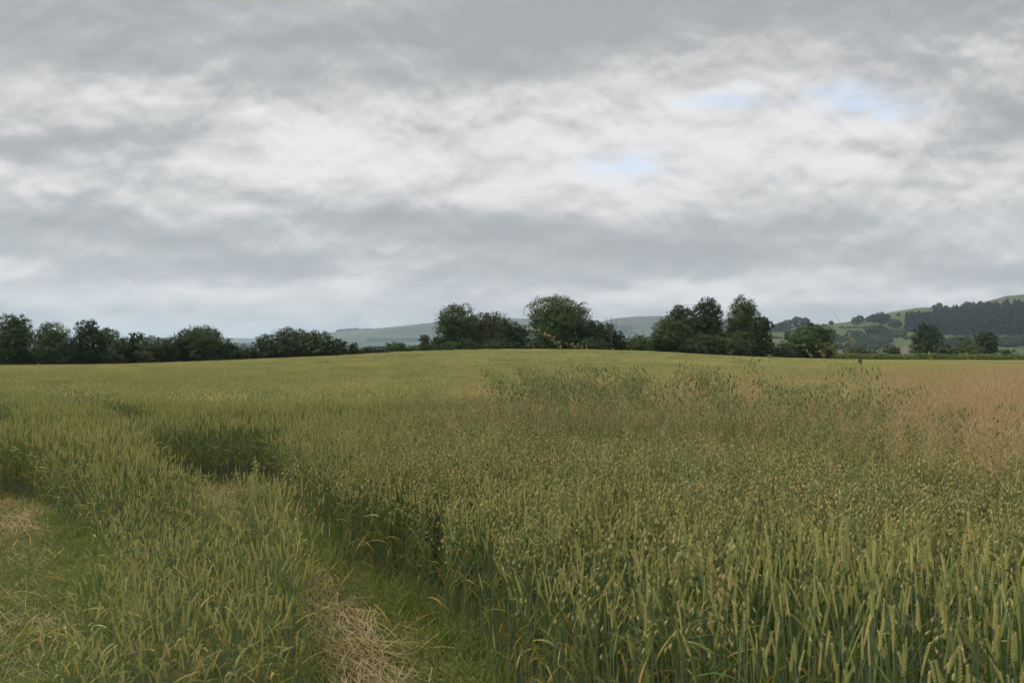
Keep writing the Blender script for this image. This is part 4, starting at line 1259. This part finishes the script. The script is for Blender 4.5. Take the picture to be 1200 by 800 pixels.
for x, y in ((956, 455), (962, 460), (947, 458), (1032, 438), (1030, 446), (1068, 477), (1075, 482), (1066, 486), (1165, 480), (1150, 483), (1014, 462), (1022, 468), (985, 462), (932, 452), (1040, 470)):
    WO.append((x, y, r.uniform(5.5, 8), ''))
for i, (x, y, Y, _) in enumerate(WO):
    X, _, zt = at(x, y, Y)
    g0 = gz1(X, Y); h = zt - g0 + 0.05
    root = empty('wild_oat', (X, Y, g0), '', 'wild oat', 'wild oats above the crop')
    if x < 745:
        root['label'] = 'dark green wild oat in the weedy patch below the great oak'; root['group'] = 'wild oats in the weedy patch below the great oak'
    elif x < 1045 and not (845 < x < 856 and y < 430):
        root['label'] = 'dark green wild oat with drooping spikelets right of the weedy patch'; root['group'] = 'wild oats right of the weedy patch'
    elif x < 860:
        root['label'] = 'tallest dark wild oat, standing below the tall right tree clump'; del root['group']
    else:
        root['label'] = 'dark green wild oat rising through the pinkish grass on the right'; root['group'] = 'wild oats in the pinkish grass on the right'
    a, b, l_ = wm[i % 7]
    hmax = max(v_.co.z for v_ in a.vertices)
    s_ = h / hmax
    root.scale = (0.75 + 0.25 * s_, 0.75 + 0.25 * s_, s_); root.rotation_euler = (0, 0, r.uniform(0, 6.28))
    link('stem', a, root); link('panicle', b, root)
    link('leaf', l_[2], root)

def px_stalk(name, label, cat, pts, Y, rad, smat, heads, hmat, group=None, dy=0.0):
    """a stalk through photo points at distance Y, foot on the ground below; heads = list of (x,y,n,spread px)"""
    P = [np.array(at(x, y, Y + dy * i)) for i, (x, y) in enumerate(pts)]
    X0, Y0 = P[0][0], P[0][1]
    g0 = gz1(X0, Y0)
    foot = np.array([X0 - 0.02, Y0, g0])
    root = empty(name, tuple(foot), label, cat, group)
    line = [foot - foot, (P[0] - foot) * 0.5 + [0.01, 0, 0]] + [p_ - foot for p_ in P]
    # smooth the polyline
    line = np.array(line); s = np.concatenate([[0], np.cumsum(np.linalg.norm(np.diff(line, axis=0), axis=1))])
    ss = np.linspace(0, s[-1], 28)
    L_ = np.stack([np.interp(ss, s, line[:, k_]) for k_ in range(3)], -1)
    for _ in range(3):
        L_[1:-1] = (L_[:-2] + 2 * L_[1:-1] + L_[2:]) / 4
    G = Geo(); G.add(*tube(L_, np.linspace(rad, rad * 0.35, len(L_)), 5), smat)
    link('stem', G.mesh('stem', PM, True), root)
    r = np.random.default_rng(len(label))
    C, D, Ls = [], [], []
    G = Geo()
    for (x, y, n, sp_) in heads:
        c_ = np.array(at(x, y, Y)) - foot
        k_ = np.argmin(np.linalg.norm(L_ - c_, axis=1))
        dv = L_[min(k_ + 1, 27)] - L_[max(k_ - 1, 0)]; dv /= np.linalg.norm(dv)
        for i in range(n):
            q = c_ + r.normal(0, 1, 3) * sp_ / F * Y * np.array([1, 0.8, 1])
            G.add(*tube([L_[k_], (L_[k_] + q) / 2 + [0, 0, 0.002], q], [0.0006, 0.0005, 0.0004], 3), smat)
            C.append(q); D.append(dv + r.normal(0, 0.45, 3) + [0, 0, -0.2])
    G.add(*grains(C, D, 0.016, 0.0046), hmat)
    link('seed_head', G.mesh('seed_head', PM), root)
    return root
px_stalk('tall_grass', 'tallest arching grass stalk with a drooping seed head before the great oak', 'grass',
         [(690, 470), (676, 432), (664, 414), (656, 406), (646, 396), (636, 389), (625, 386)], 4.6, 0.0024, BSTEM,
         [(657, 406, 5, 1.2), (653, 402, 6, 1.5), (649, 398, 6, 1.6), (644, 394, 6, 1.5), (639, 391, 5, 1.3), (632, 387.5, 4, 1.0), (626, 386, 2, 0.7)], SEED)
px_stalk('tall_grass', 'shorter arching grass stalk just right of the tallest one', 'grass',
         [(704, 470), (696, 430), (686, 412), (680, 407), (672, 403), (662, 402)], 5.0, 0.0021, BSTEM,
         [(682, 408, 5, 1.6), (677, 405, 5, 1.5), (671, 403, 4, 0.9), (664, 402, 2, 0.6)], SEED)
px_stalk('tall_grass', 'thin upright grass tip rising over the crest below the dead tree', 'grass', [(722, 460), (719, 430), (718, 409)], 6.0, 0.0012, BSTEM,
         [(718.3, 412, 4, 0.7), (718, 409, 3, 0.5)], SEED)
px_stalk('tall_grass', 'short reddish grass tip beside the shorter arching stalk', 'grass', [(700, 455), (693, 425), (688, 410), (687, 404)], 5.5, 0.0012, BSTEM,
         [(688, 409, 4, 0.8), (687, 405, 3, 0.6)], SEED)
px_stalk('tall_grass', 'slim grass stalk standing before the tall right clump', 'grass', [(862, 460), (859, 436), (858, 420), (857, 412)], 6.0, 0.0012, BSTEM,
         [(858, 417, 3, 0.7), (857, 413, 3, 0.6)], SEED)
px_stalk('tall_grass', 'brown seeding grass stalk leaning left in front of the yellow green bush', 'grass', [(975, 480), (958, 432), (950, 418), (944, 408), (941, 402)], 4.2, 0.0014, BSTEM,
         [(950, 417, 5, 1.2), (946, 411, 5, 1.2), (942, 404, 4, 0.9)], SEED)
px_stalk('tall_grass', 'brown seeding grass stalk right of the leaning one by the yellow green bush', 'grass', [(990, 480), (972, 432), (965, 418), (960, 410), (956, 404)], 4.2, 0.0014, BSTEM,
         [(965, 417, 5, 1.2), (961, 411, 5, 1.1), (957, 405, 3, 0.8)], SEED)
px_stalk('tall_grass', 'pale grass stalk slanting in at the right end of the tall clump', 'grass', [(935, 440), (915, 424), (908, 420), (900, 416)], 4.8, 0.0014, BSTEM,
         [(911, 421, 4, 0.9), (905, 418.5, 4, 0.9), (901, 417, 3, 0.6)], SEED)
px_stalk('dry_weed', 'tall dry weed with a crooked bare top rising to the skyline', 'weed',
         [(1008, 480), (1003, 430), (998, 405), (996, 396), (990, 380), (985, 370), (979, 365), (973, 361)], 3.6, 0.0015, OSTEM,
         [(995, 395, 12, 2.4), (988, 403, 6, 3.0), (1000, 400, 5, 2.0), (992, 385, 4, 1.6)], SEED)
px_stalk('dry_weed', 'short dry weed with one dark clustered head beside the crooked tall weed', 'weed',
         [(1016, 480), (1011, 445), (1009, 428), (1008, 418)], 3.9, 0.0015, OSTEM, [(1008, 424, 16, 1.7), (1008, 420, 10, 1.2)], DSTALK)
px_stalk('tall_grass', 'thin pale grass stalk right of the short dry weed', 'grass', [(1100, 470), (1093, 440), (1090, 424), (1089, 412)], 5.0, 0.0012, BSTEM,
         [(1090, 420, 3, 0.8), (1089, 414, 3, 0.7)], SEED)
